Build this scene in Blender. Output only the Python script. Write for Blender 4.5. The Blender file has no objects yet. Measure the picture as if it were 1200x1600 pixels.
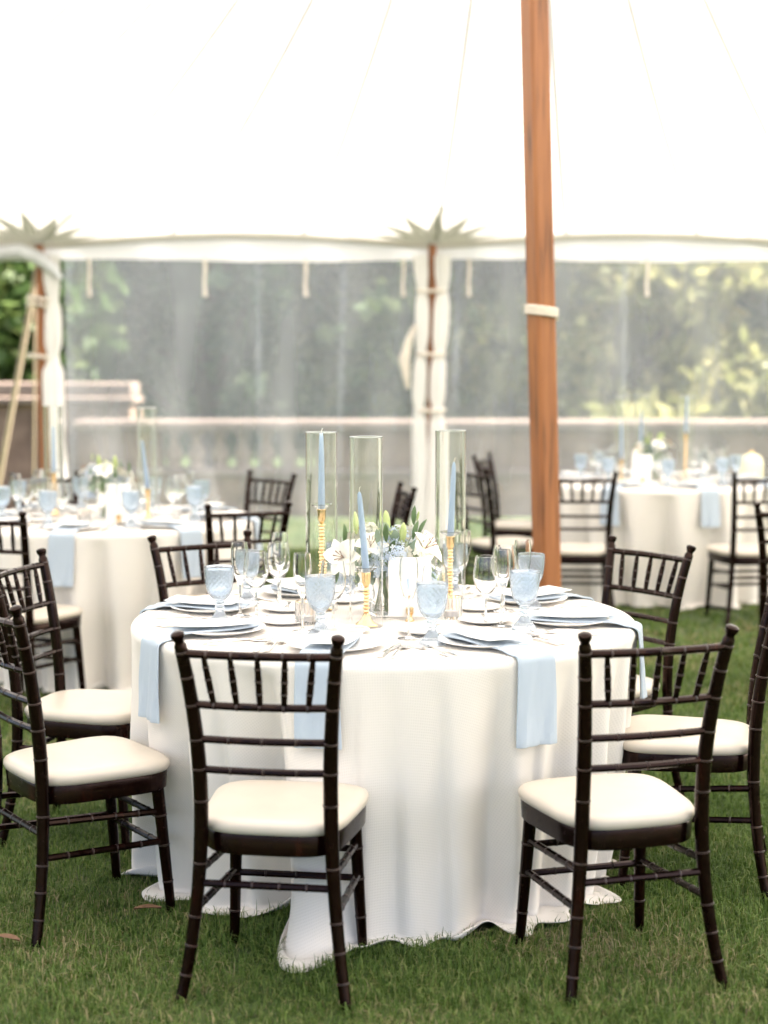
import bpy, math, random
import numpy as np
from mathutils import Vector, Matrix

# ------------------------------------------------------------------ camera, light, exposure
sc = bpy.context.scene
C = sc.collection
R = math.radians
rng = np.random.default_rng(7)
random.seed(7)

FPX, PITCH, HC = 2463.5, R(5.374), 1.546          # focal length in px of the 1200x1600 photo, tilt down, eye height
cam = bpy.data.cameras.new('camera')
cam.sensor_fit = 'VERTICAL'; cam.sensor_height = 32.0; cam.sensor_width = 24.0
cam.lens = FPX / 1600 * 32.0
cam.clip_start = 0.05; cam.clip_end = 500
cam.dof.use_dof = True; cam.dof.focus_distance = 4.55; cam.dof.aperture_fstop = 1.6
camo = bpy.data.objects.new('camera', cam); C.objects.link(camo)
camo.location = (0, 0, HC); camo.rotation_euler = (R(90) - PITCH, 0, 0)
sc.camera = camo

SUN_EL, SUN_AZ = R(46), R(87)                      # azimuth measured from +Y (view direction) towards +X
world = bpy.data.worlds.new('World'); sc.world = world; world.use_nodes = True
wn = world.node_tree
bg = wn.nodes['Background']
sky = wn.nodes.new('ShaderNodeTexSky'); sky.sky_type = 'NISHITA'; sky.sun_disc = False
sky.sun_elevation = SUN_EL; sky.sun_rotation = SUN_AZ; sky.air_density = 0.8; sky.dust_density = 5.0
wn.links.new(sky.outputs[0], bg.inputs[0]); bg.inputs[1].default_value = 0.12
sun = bpy.data.lights.new('sun', 'SUN'); sun.energy = 4.6; sun.angle = R(0.6); sun.color = (1.0, 0.935, 0.855)
suno = bpy.data.objects.new('sun', sun); C.objects.link(suno)
sd = Vector((math.sin(SUN_AZ) * math.cos(SUN_EL), math.cos(SUN_AZ) * math.cos(SUN_EL), math.sin(SUN_EL)))
suno.rotation_euler = sd.to_track_quat('Z', 'Y').to_euler()
suno.location = sd * 40
vs = sc.view_settings
vs.view_transform = 'Standard'; vs.look = 'None'; vs.gamma = 1.0; vs.exposure = 2.45
cy = sc.cycles
cy.use_denoising = True
try: cy.denoiser = 'OPENIMAGEDENOISE'
except Exception: pass
cy.max_bounces = 14; cy.diffuse_bounces = 5; cy.glossy_bounces = 5; cy.transmission_bounces = 12; cy.transparent_max_bounces = 20
cy.sample_clamp_indirect = 6.0; cy.caustics_reflective = True; cy.caustics_refractive = True
cy.use_adaptive_sampling = True; cy.adaptive_threshold = 0.015

def at(px, py, Y):
    """photo pixel -> point on the vertical plane at distance Y"""
    a = (px - 600) / FPX; b = (800 - py) / FPX
    fw = math.cos(PITCH) + b * math.sin(PITCH); up = -math.sin(PITCH) + b * math.cos(PITCH)
    k = Y / fw
    return Vector((a * k, Y, HC + up * k))

# ------------------------------------------------------------------ materials
def newmat(name):
    m = bpy.data.materials.new(name); m.use_nodes = True
    nt = m.node_tree; p = nt.nodes['Principled BSDF']
    return m, nt, p
def N(nt, t, **kw):
    n = nt.nodes.new(t)
    for k, v in kw.items():
        if k.startswith('i_'):
            key = k[2:]
            n.inputs[int(key) if key.isdigit() else key].default_value = v
        else: setattr(n, k, v)
    return n
def L(nt, a, b): nt.links.new(a, b)
def ramp(nt, stops):
    r = nt.nodes.new('ShaderNodeValToRGB'); e = r.color_ramp.elements
    while len(e) < len(stops): e.new(0.5)
    for i, (pos, col) in enumerate(stops):
        e[i].position = pos; e[i].color = (*col, 1)
    return r
def noise_col(nt, scale, stops, detail=4, coord='Object', scl=(1, 1, 1)):
    tc = N(nt, 'ShaderNodeTexCoord'); mp = N(nt, 'ShaderNodeMapping'); mp.inputs['Scale'].default_value = scl
    L(nt, tc.outputs[coord], mp.inputs[0])
    nz = N(nt, 'ShaderNodeTexNoise'); nz.inputs['Scale'].default_value = scale; nz.inputs['Detail'].default_value = detail
    L(nt, mp.outputs[0], nz.inputs['Vector'])
    r = ramp(nt, stops); L(nt, nz.outputs[0], r.inputs[0])
    return nz, r, mp
def bump(nt, p, h, strength, dist):
    b = N(nt, 'ShaderNodeBump'); b.inputs['Strength'].default_value = strength; b.inputs['Distance'].default_value = dist
    L(nt, h, b.inputs['Height']); L(nt, b.outputs[0], p.inputs['Normal'])
def simple(name, col, rough=0.5, metal=0.0, var=0.12, scale=20, bs=0.0, **kw):
    m, nt, p = newmat(name)
    lo = tuple(c * (1 - var) for c in col); hi = tuple(min(1, c * (1 + var)) for c in col)
    nz, r, _ = noise_col(nt, scale, [(0.3, lo), (0.7, hi)])
    L(nt, r.outputs[0], p.inputs['Base Color'])
    p.inputs['Roughness'].default_value = rough; p.inputs['Metallic'].default_value = metal
    if bs: bump(nt, p, nz.outputs[0], bs, 0.002)
    for k, v in kw.items(): p.inputs[k].default_value = v
    return m

M = {}
# dark stained chair wood
m, nt, p = newmat('dark_wood')
nz, r, _ = noise_col(nt, 7, [(0.25, (0.0025, 0.0009, 0.0007)), (0.62, (0.0040, 0.0010, 0.0008)), (0.74, (0.013, 0.0028, 0.0018)), (0.80, (0.042, 0.014, 0.009))], scl=(3, 3, .6))
oi = N(nt, 'ShaderNodeObjectInfo'); mv = N(nt, 'ShaderNodeMath', operation='MULTIPLY_ADD'); L(nt, oi.outputs['Random'], mv.inputs[0]); mv.inputs[1].default_value = .14; mv.inputs[2].default_value = -.07
mw = N(nt, 'ShaderNodeMath', operation='ADD'); L(nt, nz.outputs[0], mw.inputs[0]); L(nt, mv.outputs[0], mw.inputs[1]); L(nt, mw.outputs[0], r.inputs[0])
L(nt, r.outputs[0], p.inputs['Base Color'])
nz2, r2, _ = noise_col(nt, 40, [(0.3, (.10, .10, .10)), (0.7, (.30, .30, .30))])
L(nt, r2.outputs[0], p.inputs['Roughness'])
p.inputs['Specular IOR Level'].default_value = 0.24; p.inputs['Specular Tint'].default_value = (1, .66, .56, 1)
bump(nt, p, nz2.outputs[0], 0.15, 0.001)
M['wood'] = m
M['ring'] = simple('worn_ring', (0.030, 0.015, 0.012), 0.35, var=.5, scale=60)
M['cushion'] = simple('ivory_cushion', (0.53, 0.468, 0.39), 0.38, var=.05, scale=7, bs=.55)
def fabric(name, col, pitch, amount, bstr, bdist, rough=0.9, trans=0.0):
    m, nt, p = newmat(name)
    uv = N(nt, 'ShaderNodeUVMap')
    sp = N(nt, 'ShaderNodeSeparateXYZ'); L(nt, uv.outputs[0], sp.inputs[0])
    ws = []
    for o in (0, 1):
        a = N(nt, 'ShaderNodeMath', operation='MULTIPLY'); L(nt, sp.outputs[o], a.inputs[0]); a.inputs[1].default_value = math.pi / pitch
        s = N(nt, 'ShaderNodeMath', operation='SINE'); L(nt, a.outputs[0], s.inputs[0])
        q = N(nt, 'ShaderNodeMath', operation='MULTIPLY'); L(nt, s.outputs[0], q.inputs[0]); L(nt, s.outputs[0], q.inputs[1])
        ws.append(q)
    mx = N(nt, 'ShaderNodeMath', operation='MULTIPLY'); L(nt, ws[0].outputs[0], mx.inputs[0]); L(nt, ws[1].outputs[0], mx.inputs[1])
    nz = N(nt, 'ShaderNodeTexNoise'); nz.inputs['Scale'].default_value = 4; nz.inputs['Detail'].default_value = 6
    L(nt, uv.outputs[0], nz.inputs['Vector'])
    ad = N(nt, 'ShaderNodeMath', operation='MULTIPLY_ADD'); L(nt, nz.outputs[0], ad.inputs[0]); ad.inputs[1].default_value = .35; L(nt, mx.outputs[0], ad.inputs[2])
    r = ramp(nt, [(0.1, col), (1.1, tuple(c * (1 - amount) for c in col))]); L(nt, ad.outputs[0], r.inputs[0])  # pits of the weave darkened, their shade put into the colour
    L(nt, r.outputs[0], p.inputs['Base Color']); p.inputs['Roughness'].default_value = rough
    p.inputs['Specular IOR Level'].default_value = 0.15
    try: p.inputs['Sheen Weight'].default_value = 0.1
    except Exception: pass
    inv = N(nt, 'ShaderNodeMath', operation='SUBTRACT'); inv.inputs[0].default_value = 1; L(nt, mx.outputs[0], inv.inputs[1])
    bump(nt, p, inv.outputs[0], bstr, bdist)
    return m
M['cloth'] = fabric('waffle_tablecloth', (0.76, 0.715, 0.66), 0.0074, 0.075, 0.28, 0.0013)
M['napkin'] = fabric('blue_linen', (0.455, 0.525, 0.605), 0.0026, 0.22, 0.35, 0.0006)
M['card'] = simple('white_card', (0.86, 0.85, 0.83), 0.6, var=.02)
M['print'] = simple('blue_print', (0.40, 0.53, 0.74), 0.6, var=.03)
M['china'] = simple('white_china', (0.84, 0.83, 0.81), 0.12, var=.02)
M['silver'] = simple('silver_cutlery', (0.72, 0.68, 0.65), 0.16, 1.0, var=.05)
M['gold'] = simple('brass_gold', (0.80, 0.57, 0.30), 0.20, 1.0, var=.08)
M['candle'] = simple('blue_wax', (0.43, 0.55, 0.73), 0.45, var=.04, scale=30)
M['wick'] = simple('wick', (0.75, 0.7, 0.6), 0.8)
def glass(name, col, rough=0.0, ior=1.45, bsc=0, bst=0):
    m, nt, p = newmat(name)
    p.inputs['Base Color'].default_value = (*col, 1); p.inputs['Roughness'].default_value = rough
    p.inputs['IOR'].default_value = ior; p.inputs['Transmission Weight'].default_value = 1.0
    nz = N(nt, 'ShaderNodeTexNoise'); nz.inputs['Scale'].default_value = bsc or 14
    tc = N(nt, 'ShaderNodeTexCoord'); L(nt, tc.outputs['Object'], nz.inputs['Vector'])
    bump(nt, p, nz.outputs[0], bst or .03, .002)
    return m
M['glass'] = glass('clear_glass', (0.985, 0.99, 0.985), 0.0, 1.45)
M['tube'] = glass('hurricane_glass', (1, 1, 1), 0.0, 1.42, 6, .006)
M['rim'] = simple('glass_rim_glint', (.90, .91, .91), .12, var=.02, **{'Transmission Weight': .55})  # whitened ring: light caught by the glass edge, put into its colour
M['blue_glass'] = glass('blue_pressed_glass', (0.765, 0.845, 0.93), 0.10, 1.42, 160, .25)
M['blue_glass'].node_tree.nodes['Principled BSDF'].inputs['Transmission Weight'].default_value = 0.87
M['votive'] = glass('ribbed_votive_glass', (0.95, 0.93, 0.92), 0.08, 1.45)
M['water'] = glass('vase_water', (0.97, 0.99, 0.97), 0.0, 1.33)
def leafmat(name, stops, trans=0.35, rough=0.5, rnd=True):
    m = bpy.data.materials.new(name); m.use_nodes = True; nt = m.node_tree
    p = nt.nodes['Principled BSDF']; out = nt.nodes['Material Output']
    g = N(nt, 'ShaderNodeNewGeometry'); r = ramp(nt, stops)
    nz = N(nt, 'ShaderNodeTexNoise'); nz.inputs['Scale'].default_value = 1.4; nz.inputs['Detail'].default_value = 5; L(nt, g.outputs['Position'], nz.inputs['Vector'])
    ma = N(nt, 'ShaderNodeMath', operation='MULTIPLY_ADD'); L(nt, nz.outputs[0], ma.inputs[0]); ma.inputs[1].default_value = 1.3; ma.inputs[2].default_value = -.65
    mb = N(nt, 'ShaderNodeMath', operation='ADD', use_clamp=True); L(nt, ma.outputs[0], mb.inputs[0]); L(nt, g.outputs['Random Per Island'], mb.inputs[1]); L(nt, mb.outputs[0], r.inputs[0])
    L(nt, r.outputs[0], p.inputs['Base Color']); p.inputs['Roughness'].default_value = rough
    p.inputs['Specular IOR Level'].default_value = .3
    t = N(nt, 'ShaderNodeBsdfTranslucent'); L(nt, r.outputs[0], t.inputs[0])
    mx = N(nt, 'ShaderNodeMixShader'); mx.inputs[0].default_value = trans
    L(nt, p.outputs[0], mx.inputs[1]); L(nt, t.outputs[0], mx.inputs[2]); L(nt, mx.outputs[0], out.inputs[0])
    return m
M['grass'] = leafmat('grass_blades', [(0.0, (0.044, 0.085, 0.012)), (0.4, (0.085, 0.150, 0.024)), (0.74, (0.150, 0.215, 0.048)), (0.90, (0.24, 0.24, 0.088)), (1.0, (0.38, 0.30, 0.17))], .3, .6)
M['leaf_a'] = leafmat('tree_leaves_green', [(0, (0.045, 0.085, 0.022)), (.5, (0.085, 0.140, 0.038)), (1, (0.16, 0.20, 0.060))])
M['leaf_b'] = leafmat('tree_leaves_dark', [(0, (0.045, 0.088, 0.045)), (.6, (0.085, 0.145, 0.072)), (1, (0.14, 0.19, 0.095))])
M['leaf_c'] = leafmat('tree_leaves_sunlit_yellow', [(0, (0.17, 0.19, 0.06)), (.6, (0.30, 0.30, 0.11)), (1, (0.42, 0.38, 0.17))], .45)  # yellow foliage, paled further so the colour carries sunlight and glare
M['euca'] = simple('eucalyptus_leaf', (0.20, 0.27, 0.19), 0.5, var=.25, scale=15)
M['leaf'] = simple('dark_green_leaf', (0.085, 0.15, 0.05), 0.4, var=.3, scale=15)
M['bud'] = simple('lily_bud', (0.42, 0.50, 0.20), 0.45, var=.12, scale=30)
M['petal'] = simple('white_petal', (0.86, 0.83, 0.74), 0.55, var=.04, **{'Subsurface Weight': 0.0})
M['hydr'] = leafmat('blue_hydrangea', [(0, (0.44, 0.53, 0.67)), (.5, (0.55, 0.63, 0.74)), (1, (0.72, 0.76, 0.80))], .2)
M['hydr_w'] = leafmat('white_stock', [(0, (0.66, 0.66, 0.55)), (.5, (0.78, 0.76, 0.66)), (1, (0.85, 0.83, 0.76))], .2)
M['stamen'] = simple('stamen', (0.22, 0.10, 0.05), 0.7)
M['stem'] = simple('green_stem', (0.15, 0.22, 0.09), 0.5, var=.3)
# orange stained pole timber
m, nt, p = newmat('pole_timber')
nz, r, _ = noise_col(nt, 6, [(0.28, (0.055, 0.021, 0.009)), (0.42, (0.25, 0.088, 0.026)), (0.7, (0.34, 0.128, 0.038))], detail=8, scl=(7, 7, .35))
L(nt, r.outputs[0], p.inputs['Base Color']); p.inputs['Roughness'].default_value = .45
bump(nt, p, nz.outputs[0], .25, .002)
M['pole'] = m
M['rope'] = simple('white_rope', (0.68, 0.62, 0.54), 0.9, var=.15, scale=90, bs=.6)
M['strap'] = simple('tan_webbing', (0.50, 0.40, 0.29), 0.85, var=.15, scale=60)
def thin_cloth(name, col, trans, rough=.8, sc_=3):
    m = bpy.data.materials.new(name); m.use_nodes = True; nt = m.node_tree
    out = nt.nodes['Material Output']; p = nt.nodes['Principled BSDF']
    nz, r, _ = noise_col(nt, sc_, [(.3, tuple(c * .96 for c in col)), (.7, col)])
    L(nt, r.outputs[0], p.inputs['Base Color']); p.inputs['Roughness'].default_value = rough; p.inputs['Specular IOR Level'].default_value = .2
    t = N(nt, 'ShaderNodeBsdfTranslucent'); L(nt, r.outputs[0], t.inputs[0])
    mx = N(nt, 'ShaderNodeMixShader'); mx.inputs[0].default_value = trans
    L(nt, p.outputs[0], mx.inputs[1]); L(nt, t.outputs[0], mx.inputs[2]); L(nt, mx.outputs[0], out.inputs[0])
    return m
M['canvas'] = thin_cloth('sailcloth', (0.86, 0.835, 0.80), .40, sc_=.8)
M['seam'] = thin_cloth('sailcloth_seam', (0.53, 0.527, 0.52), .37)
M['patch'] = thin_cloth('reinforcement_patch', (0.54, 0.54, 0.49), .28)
M['patch_l'] = thin_cloth('reinforcement_disc', (0.88, 0.87, 0.84), .48)
M['webbing'] = thin_cloth('eave_webbing', (0.64, 0.61, 0.555), .14)
M['curtain'] = thin_cloth('white_curtain', (0.90, 0.885, 0.86), .35)
M['tarp'] = simple('grey_tarp', (0.55, 0.56, 0.58), .35, var=.2, scale=5)
# clear vinyl: mostly see-through, streaky milkiness that also paints in veiling glare, a little gloss
m = bpy.data.materials.new('clear_vinyl'); m.use_nodes = True; nt = m.node_tree
out = nt.nodes['Material Output']; nt.nodes.remove(nt.nodes['Principled BSDF'])
nz, r, _ = noise_col(nt, 2.2, [(.28, (.23, .23, .23)), (.60, (.28, .28, .28)), (.88, (.37, .37, .37))], detail=7, scl=(1.5, 1, .30))
tr = N(nt, 'ShaderNodeBsdfTransparent'); tr.inputs[0].default_value = (.95, .965, .965, 1)
df = N(nt, 'ShaderNodeBsdfDiffuse'); df.inputs[0].default_value = (.82, .85, .88, 1)
tl = N(nt, 'ShaderNodeBsdfTranslucent'); tl.inputs[0].default_value = (.86, .88, .89, 1)
gl = N(nt, 'ShaderNodeBsdfGlossy'); gl.inputs['Roughness'].default_value = .12
m1 = N(nt, 'ShaderNodeMixShader'); m1.inputs[0].default_value = .6; L(nt, df.outputs[0], m1.inputs[1]); L(nt, tl.outputs[0], m1.inputs[2])
m2 = N(nt, 'ShaderNodeMixShader'); L(nt, r.outputs[0], m2.inputs[0]); L(nt, tr.outputs[0], m2.inputs[1]); L(nt, m1.outputs[0], m2.inputs[2])
fr = N(nt, 'ShaderNodeFresnel'); fr.inputs[0].default_value = 1.35
m3 = N(nt, 'ShaderNodeMixShader'); L(nt, fr.outputs[0], m3.inputs[0]); L(nt, m2.outputs[0], m3.inputs[1]); L(nt, gl.outputs[0], m3.inputs[2])
L(nt, m3.outputs[0], out.inputs[0])
M['vinyl'] = m
m = bpy.data.materials.new('vinyl_weld'); m.use_nodes = True; nt = m.node_tree
out = nt.nodes['Material Output']; nt.nodes.remove(nt.nodes['Principled BSDF'])
nz, r, _ = noise_col(nt, 3, [(.3, (.06, .06, .06)), (.7, (.24, .24, .24))], scl=(1, 1, .5))
tr = N(nt, 'ShaderNodeBsdfTransparent'); tl = N(nt, 'ShaderNodeBsdfTranslucent'); tl.inputs[0].default_value = (.88, .89, .9, 1)
mx = N(nt, 'ShaderNodeMixShader'); L(nt, r.outputs[0], mx.inputs[0]); L(nt, tr.outputs[0], mx.inputs[1]); L(nt, tl.outputs[0], mx.inputs[2]); L(nt, mx.outputs[0], out.inputs[0])
M['weld'] = m
def stone(name, a, b, c):
    m, nt, p = newmat(name)
    nz, r, mp = noise_col(nt, 3.5, [(.3, a), (.5, b), (.72, c)], detail=8)
    L(nt, r.outputs[0], p.inputs['Base Color']); p.inputs['Roughness'].default_value = .92
    bump(nt, p, nz.outputs[0], .6, .02)
    return m
M['stone'] = stone('weathered_stone', (0.09, 0.060, 0.042), (0.19, 0.128, 0.088), (0.28, 0.195, 0.138))
M['coping'] = stone('pale_coping_stone', (0.15, 0.112, 0.088), (0.20, 0.150, 0.118), (0.25, 0.195, 0.155))
M['baluster'] = stone('baluster_stone', (0.24, 0.18, 0.14), (0.34, 0.26, 0.20), (0.42, 0.33, 0.26))
M['bark'] = simple('bark', (0.075, 0.055, 0.04), .9, var=.4, scale=6, bs=.6)
M['dry_leaf'] = simple('dry_leaf', (0.13, 0.065, 0.03), .7, var=.3, scale=30)
M['lantern'] = simple('cream_lantern', (0.85, 0.77, 0.52), .4, var=.05)
# soil under the grass
m, nt, p = newmat('lawn_ground')
nz, r, _ = noise_col(nt, 9, [(.3, (0.030, 0.042, 0.012)), (.5, (0.055, 0.085, 0.021)), (.75, (0.10, 0.105, 0.042))], detail=9)
L(nt, r.outputs[0], p.inputs['Base Color']); p.inputs['Roughness'].default_value = 1.0; bump(nt, p, nz.outputs[0], .8, .02)
M['lawn'] = m

# ------------------------------------------------------------------ mesh helpers
class MB:
    def __init__(s): s.v = []; s.f = []; s.m = []
    def add(s, verts, faces, mat=0):
        o = len(s.v); s.v.extend([tuple(v) for v in verts]); s.f.extend([tuple(i + o for i in f) for f in faces]); s.m.extend([mat] * len(faces))
        return s
    def box(s, a, b, mat=0, bev=0.0):
        (x0, y0, z0), (x1, y1, z1) = a, b
        if bev <= 0:
            v = [(x, y, z) for z in (z0, z1) for y in (y0, y1) for x in (x0, x1)]
            return s.add(v, [(0, 2, 3, 1), (4, 5, 7, 6), (0, 1, 5, 4), (2, 6, 7, 3), (0, 4, 6, 2), (1, 3, 7, 5)], mat)
        e = bev; rings = []
        for z, k in ((z0, e), (z0 + e, 0), (z1 - e, 0), (z1, e)):
            X0, X1, Y0, Y1 = x0 + k, x1 - k, y0 + k, y1 - k
            rings.append([(X0 + e, Y0, z), (X1 - e, Y0, z), (X1, Y0 + e, z), (X1, Y1 - e, z), (X1 - e, Y1, z), (X0 + e, Y1, z), (X0, Y1 - e, z), (X0, Y0 + e, z)])
        return s.loft(rings, mat)
    def loft(s, rings, mat=0, cap=True, mats=None):
        n = len(rings[0]); v = [p for r in rings for p in r]; f = []
        o = len(s.v); s.v.extend([tuple(p) for p in v])
        for i in range(len(rings) - 1):
            mm = mats[i] if mats else mat
            for j in range(n):
                k = (j + 1) % n
                s.f.append((o + i * n + j, o + i * n + k, o + (i + 1) * n + k, o + (i + 1) * n + j)); s.m.append(mm)
        if cap:
            s.f.append(tuple(o + j for j in reversed(range(n)))); s.m.append(mat)
            s.f.append(tuple(o + (len(rings) - 1) * n + j for j in range(n))); s.m.append(mat)
        return s
    def tube(s, pts, rad, n=10, mat=0, mats=None, cap=True):
        pts = [Vector(p) for p in pts]; rings = []
        if not hasattr(rad, '__len__'): rad = [rad] * len(pts)
        ref = None
        for i, p in enumerate(pts):
            t = (pts[min(i + 1, len(pts) - 1)] - pts[max(i - 1, 0)]).normalized()
            if ref is None:
                ref = Vector((1, 0, 0)) if abs(t.x) < .8 else Vector((0, 1, 0))
            a = (ref - t * ref.dot(t)).normalized(); ref = a; b = t.cross(a)
            rings.append([p + (a * math.cos(2 * math.pi * j / n) + b * math.sin(2 * math.pi * j / n)) * rad[i] for j in range(n)])
        return s.loft(rings, mat, cap, mats)
    def lathe(s, prof, n=24, c=(0, 0, 0), mat=0, cap=True, fn=None, mats=None):
        rings = []
        for (r, z) in prof:
            ring = []
            for j in range(n):
                a = 2 * math.pi * j / n; rr = r + (fn(a, r, z) if fn else 0)
                ring.append((c[0] + rr * math.cos(a), c[1] + rr * math.sin(a), c[2] + z))
            rings.append(ring)
        return s.loft(rings, mat, cap, mats)
    def grid(s, P, mat=0):
        ny, nx = len(P), len(P[0]); v = [p for r in P for p in r]
        f = [(i * nx + j, i * nx + j + 1, (i + 1) * nx + j + 1, (i + 1) * nx + j) for i in range(ny - 1) for j in range(nx - 1)]
        return s.add(v, f, mat)
    def mesh(s, name, mats, smooth=True):
        me = bpy.data.meshes.new(name); me.from_pydata([tuple(v) for v in s.v], [], s.f)
        for mm in (mats if isinstance(mats, (list, tuple)) else [mats]): me.materials.append(mm)
        me.polygons.foreach_set('material_index', s.m)
        if smooth:
            me.polygons.foreach_set('use_smooth', [True] * len(s.f))
            try: me.set_sharp_from_angle(angle=R(40))
            except Exception: pass
        me.update(); return me
def link(name, me, parent=None, loc=None, rot=None):
    o = bpy.data.objects.new(name, me); C.objects.link(o)
    if parent is not None: o.parent = parent
    if loc is not None: o.location = loc
    if rot is not None: o.rotation_euler = rot
    return o
def tag(o, label, cat, group=None):
    o['label'] = label; o['category'] = cat
    if group: o['group'] = group
    return o
def struct(o): o['kind'] = 'structure'; return o
def empty(name, loc=(0, 0, 0), rz=0):
    o = bpy.data.objects.new(name, None); C.objects.link(o); o.location = loc; o.rotation_euler = (0, 0, rz); o.empty_display_size = .1
    return o
def copy_tree(o, parent=None):
    c = o.copy(); C.objects.link(c); c.parent = parent
    for ch in list(o.children): copy_tree(ch, c)
    return c
PROTO = {}
def inst(key, maker, loc, rz=0, rx=0, ry=0, scale=None):
    """first call builds the thing, later calls copy it with all its parts"""
    if key not in PROTO: o = PROTO[key] = maker()
    else:
        o = copy_tree(PROTO[key])
        for k in ('label', 'category', 'group'):
            if k in o: del o[k]
    o.location = loc; o.rotation_euler = (rx, ry, rz)
    if scale: o.scale = scale
    return o
def uvset(me, uvs):
    ul = me.uv_layers.new(name='UVMap'); idx = np.empty(len(me.loops), dtype=np.int32); me.loops.foreach_get('vertex_index', idx)
    ul.data.foreach_set('uv', np.asarray(uvs, dtype=np.float32)[idx].ravel())

# ------------------------------------------------------------------ the setting: lawn, terrace, trees
g = MB(); P = []
xs = np.concatenate([[-160, -60, -20], np.linspace(-9, 9, 61), [20, 60, 160]]); ys = np.concatenate([[-60, -20, -5], np.linspace(0, 15.9, 54)])
def gz(x, y): return 0.006 * math.sin(x * 1.7 + y * .6) + .005 * math.sin(y * 2.3 - x * .9) if -9 < x < 9 and -1 < y < 15 else 0.0
g.grid([[(x, y, gz(x, y)) for x in xs] for y in ys])
struct(link('lawn', g.mesh('lawn', M['lawn'])))
g = MB(); g.grid([[(x, y, -1.2 + max(0, y - 30) * .10) for x in np.linspace(-200, 200, 21)] for y in np.linspace(15.9, 260, 25)])
struct(link('terrain', g.mesh('terrain', M['lawn'])))

# table centres and the outline of the draped cloth (the grass stops under it)
TC = Vector((0.0, 4.84, 0)); TL_ = Vector((-1.42, 7.98, 0)); TR_ = Vector((1.83, 10.5, 0))
ZT = .764
CR = [(-114, 6, .24), (-88, 3.2, .028), (-78.5, 2.6, .040), (-57, 2.6, .045), (-95.5, 2.0, .022), (-66, 4.5, .13), (-49, 4.5, .13), (-37.5, 3.6, .11), (-27, 4, .12), (-15, 4.5, .13), (0, 6, .16), (18, 6, .16), (38, 7, .17), (60, 7, .17), (84, 7, .17),
      (105, 7, .17), (127, 7, .17), (146, 6, .16), (163, 5, .14), (178, 4.5, .13), (191, 4, .12), (204, 4.5, .14), (222, 5, .15), (233, 4, .09)]
BP = [(-52, 5, .035), (-38, 4, .035), (-126, 7, .02), (-80, 12, .02), (30, 8, .08), (95, 9, .08), (170, 8, .06), (197, 6, .05)]
def wrapd(a, b): return (a - b + 180) % 360 - 180
def Rcloth(phi, h):
    """cloth radius at angle phi (degrees) and drop h (0 table edge .. 1 ground)"""
    phi = np.asarray(phi, float); h = np.asarray(h, float)
    r = .776 + .006 * h + .006 * np.sin(np.radians(phi * 3 + 40)) * h
    for c, w_, d in CR: r = r - d * np.clip(h - .03, 0, 1) ** .75 * np.exp(-(wrapd(phi, c) / (w_ * (.7 + .5 * h) * np.where(wrapd(phi, c) > 0, .55, 1.5))) ** 2)
    for c, w_, d in BP: r = r + d * h ** 2.2 * np.exp(-(wrapd(phi, c) / w_) ** 2)
    r = r + .14 * h ** 9 * np.exp(-(wrapd(phi, -104.0) / 5.6) ** 2)
    r = r + .009 * np.clip(h, 0, 1) ** .6 * np.sin(np.radians(phi * 13 + 50 * np.sin(np.radians(phi * 2 + 20)))) * (.5 + .5 * np.sin(np.radians(phi * 5 + 10)))
    r = r + .0035 * h * np.sin(np.radians(phi * 9) + 11 * h) * np.sin(np.radians(phi * 4) - 5 * h)
    r = r + .016 * h ** 1.2 * np.sin(np.radians(phi * 7 + 25 * np.sin(np.radians(phi * 2)))) * np.sin(np.radians(phi * 3 + 70)) + .005 * h * np.sin(np.radians(phi * 19 + 30 * np.sin(np.radians(phi * 3))) + 1.5 * h)
    r = r + .007 * h * np.sin(np.radians(phi * 11) + 3 * h) + .004 * np.sin(np.radians(phi * 5) + 9 * h) * h
    return r
def hem_len(ph):
    pr = np.radians(ph)
    return .02 + .03 * np.clip(np.sin(pr * 5 + .6) + .5 * np.sin(pr * 11), 0, 2) + .06 * np.exp(-(wrapd(ph, -101) / 9) ** 2) + .085 * np.exp(-(wrapd(ph, -50) / 4) ** 2) + .085 * np.exp(-(wrapd(ph, -36) / 4) ** 2) + .05 * np.exp(-(wrapd(ph, -66) / 5) ** 2) + .06 * np.exp(-(wrapd(ph, 214) / 5) ** 2) + .05 * np.exp(-(wrapd(ph, 190) / 5) ** 2)

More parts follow.
